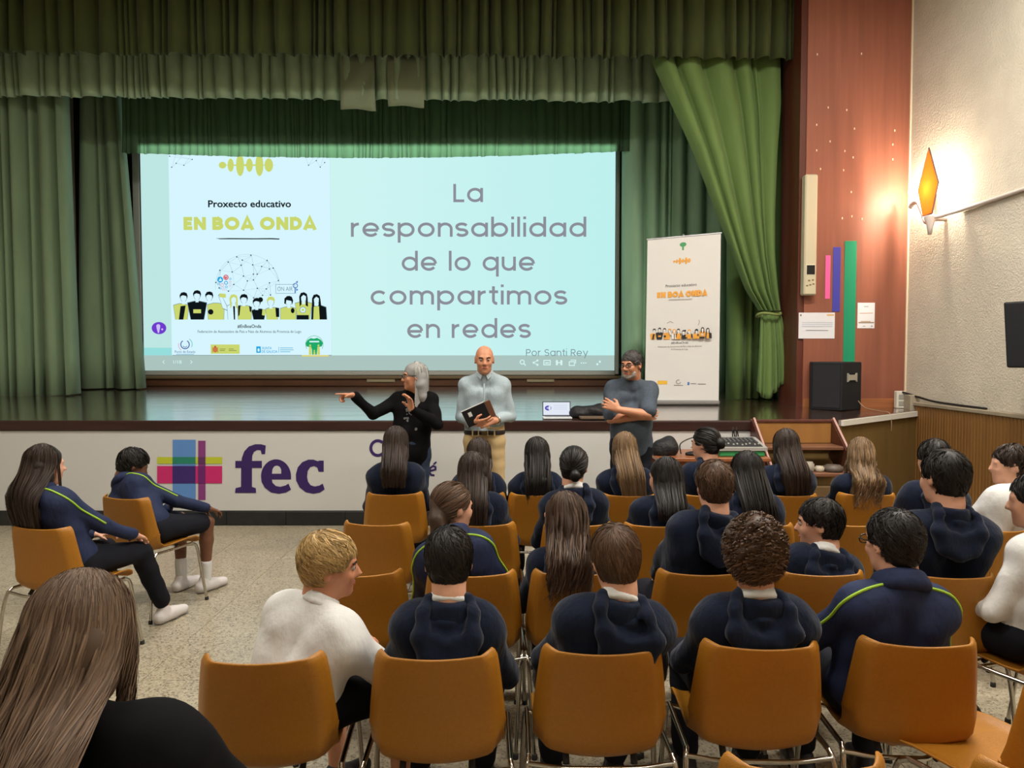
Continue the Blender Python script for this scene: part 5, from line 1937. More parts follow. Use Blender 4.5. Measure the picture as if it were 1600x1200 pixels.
def finger_prims(v, w, d, n, t, curl=0.5, s=1.0, point=False, thumb=0.4, spread=1.0):
    """palm, four fingers, thumb. d along the hand, n out of the palm, t towards the thumb"""
    d = unit(d)
    n = unit(n - d * (n @ d))
    t = unit(t - d * (t @ d) - n * (t @ n))
    w = np.array(w)
    base = {}
    for i, (off, ln) in enumerate(((0.030, 0.070), (0.010, 0.079), (-0.010, 0.073), (-0.029, 0.057))):
        b = w + d * (0.088 - 0.004 * abs(i - 1)) * s + t * off * s
        v.cone(w + d * 0.012 * s + t * off * 0.45 * s, b, 0.0150 * s, 0.0115 * s, 0.014 * s)
        c = curl if not hasattr(curl, '__len__') else curl[i]
        if point and i == 0:
            c = 0.05
        a1, a2, a3 = c * 0.8, c * 1.9, c * 2.7
        fan = t * (0.10 * (1.2 - i)) * spread
        p = b
        r = 0.0098 * s
        for ang, f in ((a1, 0.45), (a2, 0.31), (a3, 0.24)):
            q = p + unit(d * math.cos(ang) + n * math.sin(ang) + fan * math.cos(ang)) * (ln * f * s)
            v.cone(p, q, r, r * 0.92, 0.004 * s)
            p, r = q, r * 0.92
    b = w + d * 0.022 * s + t * 0.026 * s
    q = b + unit(d * 0.65 + t * 0.75 + n * thumb) * 0.042 * s
    v.cone(w + d * 0.012 * s, b, 0.018 * s, 0.017 * s, 0.012 * s)
    v.cone(b, q, 0.0155 * s, 0.0112 * s, 0.008 * s)
    v.cone(q, q + unit(d * 0.9 + t * 0.2 + n * thumb * 1.4) * 0.032 * s, 0.0108 * s, 0.0088 * s, 0.004 * s)


def torso_prims(v, J, e, belly=0.0, k=0.05, hipw=1.0):
    H, N, X, w = J['H'], J['N'], J['X'], J['w']
    sp = N - H
    fw = unit(np.cross(unit(sp), X)) * -1.0
    fw = unit(np.cross(sp, X))
    if fw[1] * 1.0 < -2:
        fw = -fw
    bw = (w / 0.16)
    lw = bw ** 0.35
    for s in (-1, 1):
        a = H + X * (s * 0.072 * lw * hipw)
        m = H + sp * 0.36 + X * (s * 0.066 * lw)
        c = H + sp * 0.72 + X * (s * 0.088 * bw)
        t = H + sp * 0.86 + X * (s * w * 0.72)
        v.cone(a, m, 0.096 * lw + e, 0.084 * lw + e, k)
        v.cone(m, c, 0.084 * lw + e, 0.088 * lw + e, k)
        v.cone(c, t, 0.078 * lw + e, 0.056 + e, k)
        v.cone(J['sh'][s], t, 0.050 + e, 0.055 + e, k)
        v.cone(N + sp * 0.02 + X * s * 0.02, J['sh'][s] * 0.55 + t * 0.45, 0.046 + e * 0.6, 0.045 + e, k)
    if belly:
        up = unit(sp)
        v.ell(H + sp * 0.30 + np.cross(up, X) * 0.05, (0.13 * bw + e, 0.10 + belly + e, 0.16 + e), None, 0.06)


def strands(n, m, pos, width, rng, centre, taper=0.3):
    """pos (n, m+1, 3) -> flat tapered locks lying along the head"""
    T = np.gradient(pos, axis=1)
    T /= np.linalg.norm(T, axis=2, keepdims=True) + 1e-9
    out = pos - centre
    out[..., 2] *= 0.35
    out += rng.normal(scale=0.04, size=(n, 1, 3))
    A = np.cross(T, out)
    A /= np.linalg.norm(A, axis=2, keepdims=True) + 1e-9
    u = np.linspace(0, 1, m + 1)
    prof = (1 - (1 - taper) * u ** 2) * np.minimum(1, 0.35 + u * 6)
    wd = (width * rng.uniform(0.8, 1.8, size=(n, 1, 1))) * prof[None, :, None]
    V = np.stack([pos - A * wd, pos + A * wd], axis=2)
    idx = np.arange(n * (m + 1) * 2).reshape(n, m + 1, 2)
    q = np.stack([idx[:, :-1, 0], idx[:, :-1, 1], idx[:, 1:, 1], idx[:, 1:, 0]], axis=-1).reshape(-1, 4)
    tone = np.repeat(rng.uniform(0.6, 1.55, size=n), (m + 1) * 2)
    return V.reshape(-1, 3), q, tone


EC, ER = A3(0, -0.013, 0.034), A3(0.083, 0.103, 0.093)


def hair(hd, J, style, material, parent, rng, n=260, h=0.011, width=0.0045, length=0.3, vol=1.0, back=None, drift=0.0, bun=None):
    v = Vol()
    s, R = hd.s, hd.R
    E = lambda p, r, k=0.02, sub=False: v.ell(hd(*p), np.array(r) * s, R, k * s, sub)
    g = 1.0 + 0.012 * (vol - 1)
    E((0, -0.013, 0.036), (0.083 * g, 0.102 * g, 0.092 * g))
    E((0, -0.046, -0.026), (0.067 * g, 0.051, 0.064))
    E((0, 0.118, -0.030), (0.066, 0.072, 0.088), 0.02, True)
    longh = style in ('long', 'wavy', 'bob')
    for sx in (-1, 1):
        if not longh:
            E((sx * 0.088, 0.020, -0.035), (0.026, 0.030, 0.044), 0.012, True)
        else:
            E((sx * 0.054, -0.014 if style != 'bob' else -0.036, -0.03), (0.015, 0.036, 0.055), 0.03)
    if not longh:
        E((0, 0.03, -0.150), (0.12, 0.13, 0.068), 0.012, True)
    if style == 'curly':
        for i in range(150):
            th, ph = rng.uniform(0, 1.95), rng.uniform(-math.pi, math.pi)
            d = A3(math.sin(th) * math.sin(ph), -math.sin(th) * math.cos(ph), math.cos(th))
            p = EC + d * ER * (1.04 + 0.10 * vol * rng.uniform(0.3, 1))
            if p[1] > 0.055 and p[2] < 0.04 or p[2] < -0.075:
                continue
            E(p, [rng.uniform(0.012, 0.020)] * 3, 0.006)
    guides = None
    if longh:
        zend = hd.c[2] - length
        spn = J['N'] - J['H']
        def back_y(z):
            t = (z - J['H'][2]) / spn[2]
            return J['H'][1] + spn[1] * t - (0.118 if back is None else back)
        def drop(z0, z, y0):
            """y of hair lying at height z"""
            return np.minimum(y0, np.where(z < J['N'][2] + 0.02, back_y(z), y0))
        cx = hd.c[0]
        for sx in (-1, -0.35, 0.35, 1):
            a = hd(sx * 0.048, -0.052, -0.005)
            zs = [a[2] - 0.07, a[2] - 0.16, (a[2] - 0.16 + zend) / 2, zend + 0.05]
            pts, rad = [a], [0.036 * s]
            for i, z in enumerate(zs):
                if z > pts[-1][2] - 0.01:
                    continue
                f = (a[2] - z) / length
                y = float(drop(a[2], z, a[1] + 0.012)) + 0.006
                pts.append(A3(a[0] + sx * 0.008 * vol * i + drift * f, y, z))
                rad.append((0.033, 0.029, 0.024, 0.010)[i])
            v.chain(pts, rad, 0.045)
    if bun:
        E(bun[0], bun[1], 0.012)
    if style == 'tail':
        a = hd(0, -0.10, 0.02)
        pts = [a]
        for i in range(1, 6):
            f = i / 5
            pts.append(a + A3(0.01 * i, -0.045 * math.sin(math.pi * min(1, f * 1.3)) * 1.0, -length * f))
        v.chain(pts, [0.024, 0.034, 0.036, 0.033, 0.026, 0.010], 0.015)
    V, Q = v.solve(h, (0.0015, 60, rng.uniform(0, 6)))
    tone = np.full(len(V), 0.6)
    # strands over the cap
    m = (7 if style != 'curly' else 9) if not longh else (17 if style == 'wavy' else 11)
    if n:
        if style in ('short', 'bowl', 'curly', 'crop', 'tail', 'bun'):
            ax = unit(A3(rng.uniform(-0.12, 0.12), -0.42, 0.9))
            if style in ('bun', 'tail'):
                ax = unit(A3(0, 0.9, 0.35))
            o1 = unit(np.cross(ax, A3(1, 0.1, 0)))
            o2 = np.cross(ax, o1)
            mx = {'short': 2.15, 'bowl': 2.2, 'curly': 1.9, 'crop': 2.1, 'tail': 2.3, 'bun': 2.3}[style]
            ln = {'short': 0.55, 'bowl': 0.9, 'curly': 0.35, 'crop': 0.28, 'tail': 1.0, 'bun': 1.0}[style]
            th0 = np.arccos(1 - rng.uniform(0, 1, n) * (1 - math.cos(mx)))
            ph0 = rng.uniform(0, 2 * math.pi, n)
            u = np.linspace(0, 1, m + 1)[None, :]
            th = th0[:, None] + ln * rng.uniform(0.6, 1.2, n)[:, None] * u
            ph = ph0[:, None] + (0.5 * u * rng.normal(0.4, 0.5, n)[:, None] if style not in ('bun', 'tail') else 0.1 * u)
            d = ax * np.cos(th)[..., None] + (o1 * np.cos(ph)[..., None] + o2 * np.sin(ph)[..., None]) * np.sin(th)[..., None]
            lift = {'short': 0.035, 'bowl': 0.03, 'curly': 0.16, 'crop': 0.02, 'tail': 0.012, 'bun': 0.012}[style] * vol
            lf = 1.0 + lift * (0.35 + rng.uniform(0, 1, n)[:, None] * (1 - 0.5 * u)) + 0.02 * (vol - 1)
            hn = np.sqrt(np.maximum(1 - d[..., 2] ** 2, 1e-4))
            low = np.where(d[..., 2] < 0, np.maximum(hn, 1 - 0.40 * d[..., 2] ** 2) / hn, 1.0)
            low = np.where(d[..., 1] < 0.35, np.minimum(low, 2.2), 1.0)
            d = d * np.stack([low, low, np.where(d[..., 2] < 0, 1.18, 1.0)], -1)
            p = EC + d * ER * lf[..., None]
            if style == 'curly':
                f = rng.uniform(12, 20, n)[:, None]
                q0 = rng.uniform(0, 6.28, n)[:, None]
                rad = 0.012 * (1 - 0.3 * u)
                p = p + np.stack([rad * np.cos(f * u + q0), rad * np.sin(f * u + q0), rad * np.cos(f * u + q0 + 1.2)], -1)
            x, y, z = p[..., 0], p[..., 1], p[..., 2]
            fz = 0.046 if style != 'bowl' else 0.03
            bad = ((y > 0.055) & (z < fz)) | ((np.abs(x) > 0.05) & (y > -0.008) & (z < -0.002)) | (z < -0.088) | ((y > 0.02) & (z < 0.0))
            ok = np.cumprod(~bad, axis=1).astype(bool)
            keep = ok[:, 2]
            last = np.maximum(ok.sum(1) - 1, 0)
            ii = np.minimum(np.arange(m + 1)[None, :], last[:, None])
            p = np.take_along_axis(p, ii[..., None], axis=1)[keep]
            pos = hd.c + (p * s) @ R.T
        else:
            ph = rng.uniform(-2.15, 2.15, n) if style != 'bob' else rng.uniform(-1.8, 1.8, n)
            th_a = rng.uniform(0.05, 1.2, n)
            m1 = 5
            u1 = np.linspace(0, 1, m1)[None, :]
            th = th_a[:, None] + (1.72 - th_a[:, None]) * u1
            d = np.stack([np.sin(th) * np.sin(ph[:, None]), -np.sin(th) * np.cos(ph[:, None]), np.cos(th)], -1)
            lf = 1.03 + 0.055 * vol * rng.uniform(0, 1, n)[:, None] + 0 * th
            p = EC + d * ER * lf[..., None]
            head_part = hd.c + (p * s) @ R.T
            end = head_part[:, -1, :]
            u2 = np.linspace(0, 1, m + 2 - m1)[None, 1:]
            Ls = (end[:, 2] - zend) * rng.uniform(0.72, 1.06, n)
            z = end[:, 2:3] - Ls[:, None] * u2
            wv = (0.024 if style == 'wavy' else 0.004) * vol ** 0.5 * rng.uniform(0.4, 1.4, n)[:, None]
            ph2 = (2.2 * np.sin(ph * 5) + 1.6 * np.sin(ph * 11 + 1) + rng.normal(0, 0.5, n))[:, None]
            frw = (12.0 if style == 'wavy' else 6.0) + rng.uniform(0, 3, n)[:, None]
            side = end[:, 0:1] - cx
            x = end[:, 0:1] + (side * 0.10 * vol) * u2 + drift * u2 + wv * np.sin(frw * u2 + ph2) * u2 ** 0.5 - side * 0.25 * u2 ** 2
            off = 0.022 + rng.uniform(0.0, 0.035, n)[:, None] * vol
            y0 = end[:, 1:2] * np.ones_like(u2)
            yb = np.where(z < J['N'][2] + 0.06, back_y(z) - 0.006 - off, 9.0)
            y = np.minimum(y0 - 0.002 - 0.02 * np.sin(np.pi * np.minimum(u2 * 2, 1.0)), yb)
            front = (np.abs(side) > 0.05 * s) & (end[:, 1:2] > hd.c[1])
            y = np.where(front, y0 + 0.0 * u2, y)
            y = y + wv * np.cos(frw * u2 + ph2)
            # ease between head and back so that no strand kinks
            tail_part = np.stack([x, y, z], -1)
            pos = np.concatenate([head_part, tail_part], axis=1)
            for _ in range(3):
                pos[:, 1:-1] = 0.25 * pos[:, :-2] + 0.5 * pos[:, 1:-1] + 0.25 * pos[:, 2:]
        if len(pos):
            V2, Q2, t2 = strands(len(pos), pos.shape[1] - 1, pos, width, rng, hd.c - A3(0, 0, 0.03))
            Q = np.concatenate([Q, Q2 + len(V)])
            V = np.concatenate([V, V2])
            tone = np.concatenate([tone, t2])
    me = np_mesh('hair', V, Q, [material])
    at_ = me.attributes.new('tone', 'FLOAT', 'POINT')
    at_.data.foreach_set('value', tone.astype(np.float32))
    return link('hair', me, parent)


def neck_ring(J, r, pts_up, rad, start=0, end=360, tilt=0.0, n=14):
    """points around the neck base in the body's own frame"""
    N, X = J['N'], J['X']
    up = unit(J['hd'].c - N)
    fw = unit(np.cross(up, X))
    out = []
    for i in range(n + 1):
        a = math.radians(start + (end - start) * i / n)
        out.append(N + X * (r * math.sin(a)) + fw * (r * math.cos(a) * 0.95) + up * (pts_up + tilt * math.cos(a)))
    return out


def wrap_on(obj, p, out, lift=0.001):
    """point of a garment's surface met when coming from outside towards p"""
    o = Vector(p) + Vector(out) * 0.3
    hit, loc, nrm, _ = obj.ray_cast(o, -Vector(out), distance=0.4)
    return loc + nrm * lift if hit else None


def figure(root, J, look, rng):
    """skin body, clothes, hair and details as children of root, all in root's frame"""
    hd = J['hd']
    hb, hc = look.get('h', (0.011, 0.012))
    sk = SKIN[look.get('skin', 'fair')]
    arm = J.get('arm', 1.0)
    # --- one continuous body
    v = Vol()
    torso_prims(v, J, -0.022, belly=0)
    v.cone(hd(0, -0.022, -0.07), J['N'] + (J['H'] - J['N']) * 0.06, 0.050 * hd.s, 0.056, 0.03)
    for s in (-1, 1):
        sh, el, wr = J['sh'][s], J['el'][s], J['wr'][s]
        v.cone(sh, el, 0.040 * arm, 0.032 * arm, 0.015)
        v.cone(el, el * 0.7 + wr * 0.3, 0.032 * arm, 0.034 * arm, 0.01)
        v.cone(el * 0.7 + wr * 0.3, wr, 0.034 * arm, 0.025 * arm, 0.01)
        hdn = J['hand'][s]
        finger_prims(v, wr, hdn['d'], hdn['n'], hdn['t'], hdn.get('curl', 0.45), hdn.get('s', look.get('hand', 0.92)), hdn.get('point', False), hdn.get('thumb', 0.4), hdn.get('spread', 1.0))
        hp_, kn, an, to = J['hip'][s], J['kn'][s], J['an'][s], J['to'][s]
        v.cone(hp_, kn, 0.070, 0.050, 0.03)
        mid = kn * 0.68 + an * 0.32
        v.cone(kn, mid, 0.048, 0.047, 0.02)
        v.cone(mid, an, 0.047, 0.030, 0.02)
        v.cone(an + A3(0, 0, -0.03), to, 0.030, 0.024, 0.02)
    head_prims(v, hd, look.get('face', True))
    link('body', v.mesh('body', hb, sk), root)

    # --- trousers or shorts
    leg = look.get('leg', 'dark')
    v = Vol()
    H, N, X = J['H'], J['N'], J['X']
    sp = N - H
    bw = J['w'] / 0.16
    for s in (-1, 1):
        hp_, kn, an = J['hip'][s], J['kn'][s], J['an'][s]
        v.cone(H + X * (s * 0.068 * bw ** 0.35) + sp * look.get('rise', 0.10), hp_, 0.099 * bw ** 0.35, 0.094, 0.04)
        if look.get('shorts'):
            v.cone(hp_, hp_ * 0.15 + kn * 0.85, 0.090, 0.074, 0.03)
        else:
            v.cone(hp_, kn, 0.088, 0.066, 0.03)
            v.cone(kn, an + (kn - an) * 0.12, 0.066, 0.052, 0.02)
    link('shorts' if look.get('shorts') else 'trousers', v.mesh('trousers', hc * (1.5 if 'back_cut' in J or J.get('seated') else 1.0), CLOTH[leg], (0.0035, 34, rng.uniform(0, 6))), root)

    # --- shoes
    for s in (-1, 1):
        an, to = J['an'][s], J['to'][s]
        f = unit((to - an) * A3(1, 1, 0))
        v = Vol()
        z0 = J.get('ground', 0.0)
        a = A3(an[0], an[1], z0 + 0.042)
        v.cone(a - f * 0.045, a + f * 0.06, 0.042, 0.040, 0.02)
        v.cone(a + f * 0.06, a + f * 0.165 - A3(0, 0, 0.010), 0.042, 0.033, 0.02)
        v.cone(a + A3(0, 0, 0.0), a + A3(0, 0, 0.045) - f * 0.01, 0.040, 0.040, 0.02)
        v.plane((0, 0, z0 + 0.002), (0, 0, -1))
        sh = link('shoe', v.mesh('shoe', 0.013, CLOTH[look.get('shoe', 'shoe_dark')]), root)
        v = Vol()
        v.cone(a - f * 0.045, a + f * 0.06, 0.0455, 0.0435, 0.02)
        v.cone(a + f * 0.06, a + f * 0.167 - A3(0, 0, 0.010), 0.0455, 0.0365, 0.02)
        v.plane((0, 0, z0 + 0.001), (0, 0, -1))
        v.plane((0, 0, z0 + 0.020), (0, 0, 1))
        link('sole', v.mesh('sole', 0.013, mat('grey_sole', (150, 146, 140), rough=0.7)), sh)
        if look.get('socks'):
            v = Vol()
            v.cone(an + A3(0, 0, -0.01), an + (J['kn'][s] - an) * 0.28, 0.038, 0.043, 0.01)
            link('sock', v.mesh('sock', 0.010, CLOTH['white']), root)

    # --- top
    top = look['top']
    kind = look.get('kind', 'hoodie')
    e = look.get('ease', 0.010)
    v = Vol()
    torso_prims(v, J, e, belly=look.get('belly', 0))
    sleeves = {'hoodie': 1.0, 'jacket': 1.0, 'shirt': 0.96, 'tshirt': 0.0, 'polo': 0.0, 'sweater': 1.0}[kind]
    cuff = {}
    for s in (-1, 1):
        sh, el, wr = J['sh'][s], J['el'][s], J['wr'][s]
        if sleeves:
            v.cone(sh, el, 0.056 * arm, 0.049 * arm, 0.025)
            end = el + (wr - el) * (sleeves * look.get('sleeve', 0.93))
            v.cone(el, end, 0.047 * arm, 0.038 * arm, 0.015)
        else:
            v.cone(sh, sh + (el - sh) * look.get('sleeve', 0.72), 0.062 * arm, 0.060 * arm, 0.03)
    if look.get('long_hem'):
        for s in (-1, 1):
            v.cone(H + X * (s * 0.060 * bw), H + X * (s * 0.062 * bw) - A3(0, 0.0, look['long_hem']), 0.095, 0.092, 0.04)
    up = unit(sp)
    v.cone(N - up * 0.04, N + up * 0.03, 0.062 + e * 0.5, 0.058 + e * 0.5, 0.03)
    if look.get('tuck'):
        v.plane((0, 0, look['tuck']), (0, 0, -1))
    v.plane(N + up * 0.050, up + unit(np.cross(up, X)) * look.get('neck_tilt', 0.2))
    if 'back_cut' in J:
        v.plane(*J['back_cut'])
    garment = link({'hoodie': 'hoodie', 'jacket': 'track_jacket', 'shirt': 'shirt', 'tshirt': 't_shirt', 'polo': 'polo_shirt', 'sweater': 'sweater'}[kind],
         v.mesh('top', hc, CLOTH[top], look.get('wob', (0.0045, 26, rng.uniform(0, 6)))), root)
    fw = unit(np.cross(up, X))
    if kind == 'hoodie' and look.get('hood', True):
        v = Vol()
        q = lambda x, y, z: N + X * x + fw * y + up * z
        hw = look.get('hood_w', 1.0)
        tip = look.get('hood_x', 0.0)
        half = [(0.048, 0.045, 0.040), (0.064 * hw, 0.0, 0.045), (0.076 * hw, -0.048, 0.030), (0.086 * hw, -0.094, -0.026), (0.058, -0.118, -0.092)]
        pts = [q(-x + (tip if y < -0.08 else 0), y, z) for x, y, z in half] + [q(tip, -0.124, -0.114)] + [q(x + (tip if y < -0.08 else 0), y, z) for x, y, z in half[::-1]]
        v.chain(pts, [0.012, 0.014, 0.018, 0.022, 0.023, 0.023, 0.023, 0.022, 0.018, 0.014, 0.012], 0.035)
        v.ell(q(tip, -0.076, -0.050), (0.092, 0.048, 0.070), None, 0.04)
        g_ = len(v.p)
        v.chain([q(-0.060, -0.045, 0.030), q(-0.035 + tip, -0.094, 0.004), q(tip, -0.104, -0.004), q(0.035 + tip, -0.094, 0.004), q(0.060, -0.045, 0.030)], [0.006, 0.017, 0.020, 0.017, 0.006], 0.014)
        v.p[g_:] = [e_[:6] + (True,) for e_ in v.p[g_:]]
        if 'back_cut' in J:
            v.plane(*J['back_cut'])
        link('hood', v.mesh('hood', min(hc, 0.010), CLOTH[top], (0.0028, 40, rng.uniform(0, 6))), root)
    if look.get('collar', True) and kind in ('hoodie', 'sweater', 'polo', 'shirt'):
        m = CLOTH[look.get('collar_c', 'white')]
        v = Vol()
        r = 0.060 * hd.s
        r = 0.053 * hd.s if kind != 'shirt' else 0.060 * hd.s
        ring = neck_ring(J, r, 0.050, 0, 40, 320, -0.014, 16)
        ring2 = neck_ring(J, r + 0.008, 0.030, 0, 50, 310, -0.012, 16)
        v.chain(ring, [0.009] * 17, 0.008)
        v.chain(ring2, [0.011] * 17, 0.008)
        link('collar', v.mesh('collar', 0.009, m), root)
    if kind == 'jacket':
        v = Vol()
        v.chain(neck_ring(J, 0.066, 0.045, 0, 20, 340, -0.012, 16), [0.017] * 17, 0.02)
        v.chain(neck_ring(J, 0.074, 0.018, 0, 20, 340, -0.012, 16), [0.020] * 17, 0.02)
        link('collar', v.mesh('collar', 0.009, CLOTH[top]), root)
    if look.get('piping'):
        for s in (-1, 1):
            sh, el = J['sh'][s], J['el'][s]
            axis = smooth_path([N * 0.62 + sh * 0.38, sh, sh * 0.55 + el * 0.45, el], 7)
            pts = []
            for i, p in enumerate(axis):
                f = i / (len(axis) - 1)
                out = unit(X * s * (0.15 + 0.9 * min(1, f * 1.6)) + up * (1.0 - 0.8 * min(1, f * 1.6)) - fw * 0.35)
                q = wrap_on(garment, p, out)
                if q is not None:
                    pts.append(q)
            if len(pts) > 3:
                MB().tube(pts, 0.0055, 6).build('piping', CLOTH['lime'], root)
    # --- hair and face details
    st = look.get('hair')
    if st:
        kw = dict(look.get('hair_kw', {}))
        hair(hd, J, st, hair_mat(*look['hair_c']), root, rng, **kw)
    if look.get('eyes', False):
        for s in (-1, 1):
            mb = MB()
            c = hd(s * 0.031, 0.0795, 0.006)
            r = 0.0118 * hd.s
            mb.lathe([(r * math.sin(t), -r * math.cos(t)) for t in np.linspace(0.15, 2.99, 8)], 10, Matrix.Translation(c))
            ey = mb.build('eye', M_eyew, root)
            f = hd.R @ unit(A3(look.get('gaze', 0.0), 1, 0))
            ic = Vector(c) + Vector(f) * (r * 0.62)
            q = Vector(f).to_track_quat('Z', 'Y').to_matrix().to_4x4()
            MB().lathe([(0.0062 * hd.s, 0), (0.005 * hd.s, 0.004 * hd.s), (0.001, 0.0055 * hd.s)], 10, Matrix.Translation(ic) @ q).build('iris', M_iris, ey)
            mb = MB()
            mb.tube([hd(s * 0.016, 0.093, 0.024), hd(s * 0.032, 0.092, 0.029), hd(s * 0.048, 0.081, 0.025)], 0.0035 * hd.s, 6)
            mb.build('eyebrow', hair_mat(*look.get('brow_c', look.get('hair_c', ('hair_brow', (60, 50, 44))))), root)
        MB().tube([hd(-0.020, 0.0885, -0.060), hd(-0.008, 0.0935, -0.0585), hd(0.008, 0.0935, -0.0585), hd(0.020, 0.0885, -0.060)], 0.0048 * hd.s, 6).build('lips', M_lip, root)
    if look.get('glasses'):
        mb = MB()
        for s in (-1, 1):
            ring = [hd(s * 0.033 + 0.024 * math.cos(a), 0.104 - 0.10 * abs(s * 0.033 + 0.024 * math.cos(a)) ** 1.2, 0.004 + 0.016 * math.sin(a)) for a in np.linspace(0, 2 * math.pi, 17)]
            mb.tube(ring, 0.0026 * hd.s, 6, cap=False)
            mb.tube([hd(s * 0.057, 0.100, 0.010), hd(s * 0.076, 0.060, 0.010), hd(s * 0.082, 0.0, 0.012)], 0.0024 * hd.s, 6)
        mb.tube([hd(-0.010, 0.103, 0.006), hd(0, 0.1075, 0.009), hd(0.010, 0.103, 0.006)], 0.0024 * hd.s, 6)
        mb.build('glasses', M_glass, root)
    J['garment'] = garment
    return root


def seat_person(key, px, py, dy, look, label, body_yaw=None, head=(0, 0, 0), w=0.140, s=0.93, twist=0.0, roll=0.0, wrists=None, hands=None, seed=1, knee=0.13, hipx=0.0, neck=(0, 0), legyaw=0.0, foot=None, pole=None, arm=0.95):
    """sits on chair key with the crown of the head at photo pixel (px, py), the head dy in front of the chair's top edge"""
    ch = CHAIRS[key]
    rng = np.random.default_rng(seed)
    yaw = ch.rotation_euler[2] if body_yaw is None else math.radians(body_yaw)
    q = Matrix.Rotation(ch.rotation_euler[2], 3, 'Z') @ Vector((hipx, 0.235, 0))
    loc = Vector((ch.location.x + q.x, ch.location.y + q.y, 0))
    root = empty('person', loc, yaw)
    hy = ch.location.y + dy
    top = at(px, py, hy - 0.02)
    cw = Vector((top.x, hy, top.z - 0.134 * s - look.get('hair_h', 0.0)))
    lc = Matrix.Rotation(-yaw, 3, 'Z') @ (cw - loc)
    hd = Head((lc.x, lc.y, lc.z), rot3(*head), s)
    H = A3(0, 0.0, 0.552)
    N = hd.c + hd.R @ A3(0, -0.022, -0.06) * s * 0.6 + A3(neck[0], -0.035 + neck[1], -0.125 * s)
    sp = unit(N - H)
    X = A3(math.cos(math.radians(twist)), math.sin(math.radians(twist)), math.sin(math.radians(roll)))
    X = unit(X - sp * (X @ sp))
    SC = N - (N - H) * 0.115
    sh = {k: SC + X * (k * w) - sp * 0.028 for k in (-1, 1)}
    J = dict(H=H, N=N, X=X, w=w + 0.02, sh=sh, hd=hd, arm=arm)
    if abs(yaw - ch.rotation_euler[2]) < 0.1:
        J['back_cut'] = (A3(0, -0.225, 0.79), A3(0, -1, -0.125))
    J['seated'] = True
    J['el'], J['wr'], J['hand'] = {}, {}, {}
    L = math.radians(legyaw)
    lr = lambda x, y, z: A3(x * math.cos(L) - y * math.sin(L), x * math.sin(L) + y * math.cos(L), z)
    J['hip'], J['kn'], J['an'], J['to'] = {}, {}, {}, {}
    for k in (-1, 1):
        J['hip'][k] = lr(k * 0.085, 0.0, 0.545)
        J['kn'][k] = lr(k * knee, 0.39, 0.515)
        fx, fy = (k * knee * 0.95, 0.38) if foot is None else foot[k]
        J['an'][k] = lr(fx, fy, 0.095)
        J['to'][k] = lr(fx + k * 0.01, fy + 0.14, 0.035)
        wr = lr(k * knee * 0.75, 0.27, 0.635) if wrists is None or k not in wrists else np.array(wrists[k])
        po = A3(k * 0.65, -0.6, -0.55) if pole is None or k not in pole else np.array(pole[k])
        J['el'][k], J['wr'][k] = ik(sh[k], wr, 0.262, 0.235, po)
        fore = unit(J['wr'][k] - J['el'][k])
        J['hand'][k] = dict(d=unit(fore + A3(-k * 0.3, 0.2, -0.1)), n=A3(0, 0, -1), t=A3(-k, 0, 0), curl=0.4)
        if hands and k in hands:
            J['hand'][k].update(hands[k])
    figure(root, J, look, rng)
    tag(root, label, 'person')
    return root, J


# hair colours
H_dk = ('hair_near_black', (30, 25, 23))
H_db = ('hair_dark_brown', (48, 36, 29))
H_br = ('hair_brown', (84, 62, 46))
H_lb = ('hair_light_brown', (112, 88, 62))
H_bl = ('hair_blond', (176, 146, 96))
H_gr = ('hair_silver', (178, 176, 172))
H_wv = ('hair_wavy_brown', (80, 62, 50))
H_ww = ('hair_warm_brown', (104, 84, 68))
NEAR = (0.0105, 0.010)
MID = (0.0125, 0.012)
FAR = (0.0145, 0.014)


def hoodie(style, col, h=MID, **kw):
    d = dict(top='navy', kind='hoodie', hair=style, hair_c=col, h=h, face=True, collar=kw.pop('collar', False))
    hk = dict(h=0.010 if h is NEAR else (0.012 if h is MID else 0.014), n=2600 if h is NEAR else (1100 if h is MID else 650), width=0.0013 if h is NEAR else (0.0019 if h is MID else 0.0026))
    hk.update(kw.pop('hk', {}))
    d['hair_kw'] = hk
    d.update(kw)
    return d
# ------------------------------------------------------------------ nearest full row
polo = hoodie('short', H_bl, NEAR, top='white', kind='polo', collar=True, collar_c='white', shorts=True, leg='black', skin='tan', sleeve=0.62, eyes=True, wob=(0.004, 24, 1.0), hk=dict(vol=1.3))
seat_person('A1', 512, 828, 0.34, polo, 'blond boy in a white polo shirt leaning forward, head turned right', head=(-62, -6, 6), w=0.145, s=0.96, body_yaw=-14, twist=-12, roll=-6, seed=11, knee=0.17, legyaw=-18, hipx=0.03,
            wrists={1: (0.13, 0.30, 0.60), -1: (0.02, 0.36, 0.62)}, pole={1: (1.0, -0.2, -0.35)})
seat_person('A2', 700, 822, 0.20, hoodie('short', H_dk, NEAR, collar=True, hk=dict(vol=1.2)), 'boy with straight black hair and navy hoodie beside the blond boy', head=(4, -14, 0), w=0.118, s=0.94, seed=12, hipx=0.02)
seat_person('A3', 963, 817, 0.16, hoodie('bowl', H_br, NEAR, hood_x=0.03, collar=True, hk=dict(vol=1.2)), 'boy with straight brown bowl-cut hair and white collar over a navy hoodie', head=(12, -8, -4), w=0.132, s=0.95, seed=13, hipx=0.0)
seat_person('A4', 1182, 800, 0.16, hoodie('curly', H_br, NEAR, collar=True, hood_w=1.1, hair_h=0.025, hk=dict(vol=1.25, n=3200, width=0.0017)), 'boy with a big mop of curly brown hair and navy hoodie', head=(-4, -4, 0), w=0.142, s=0.98, seed=14)
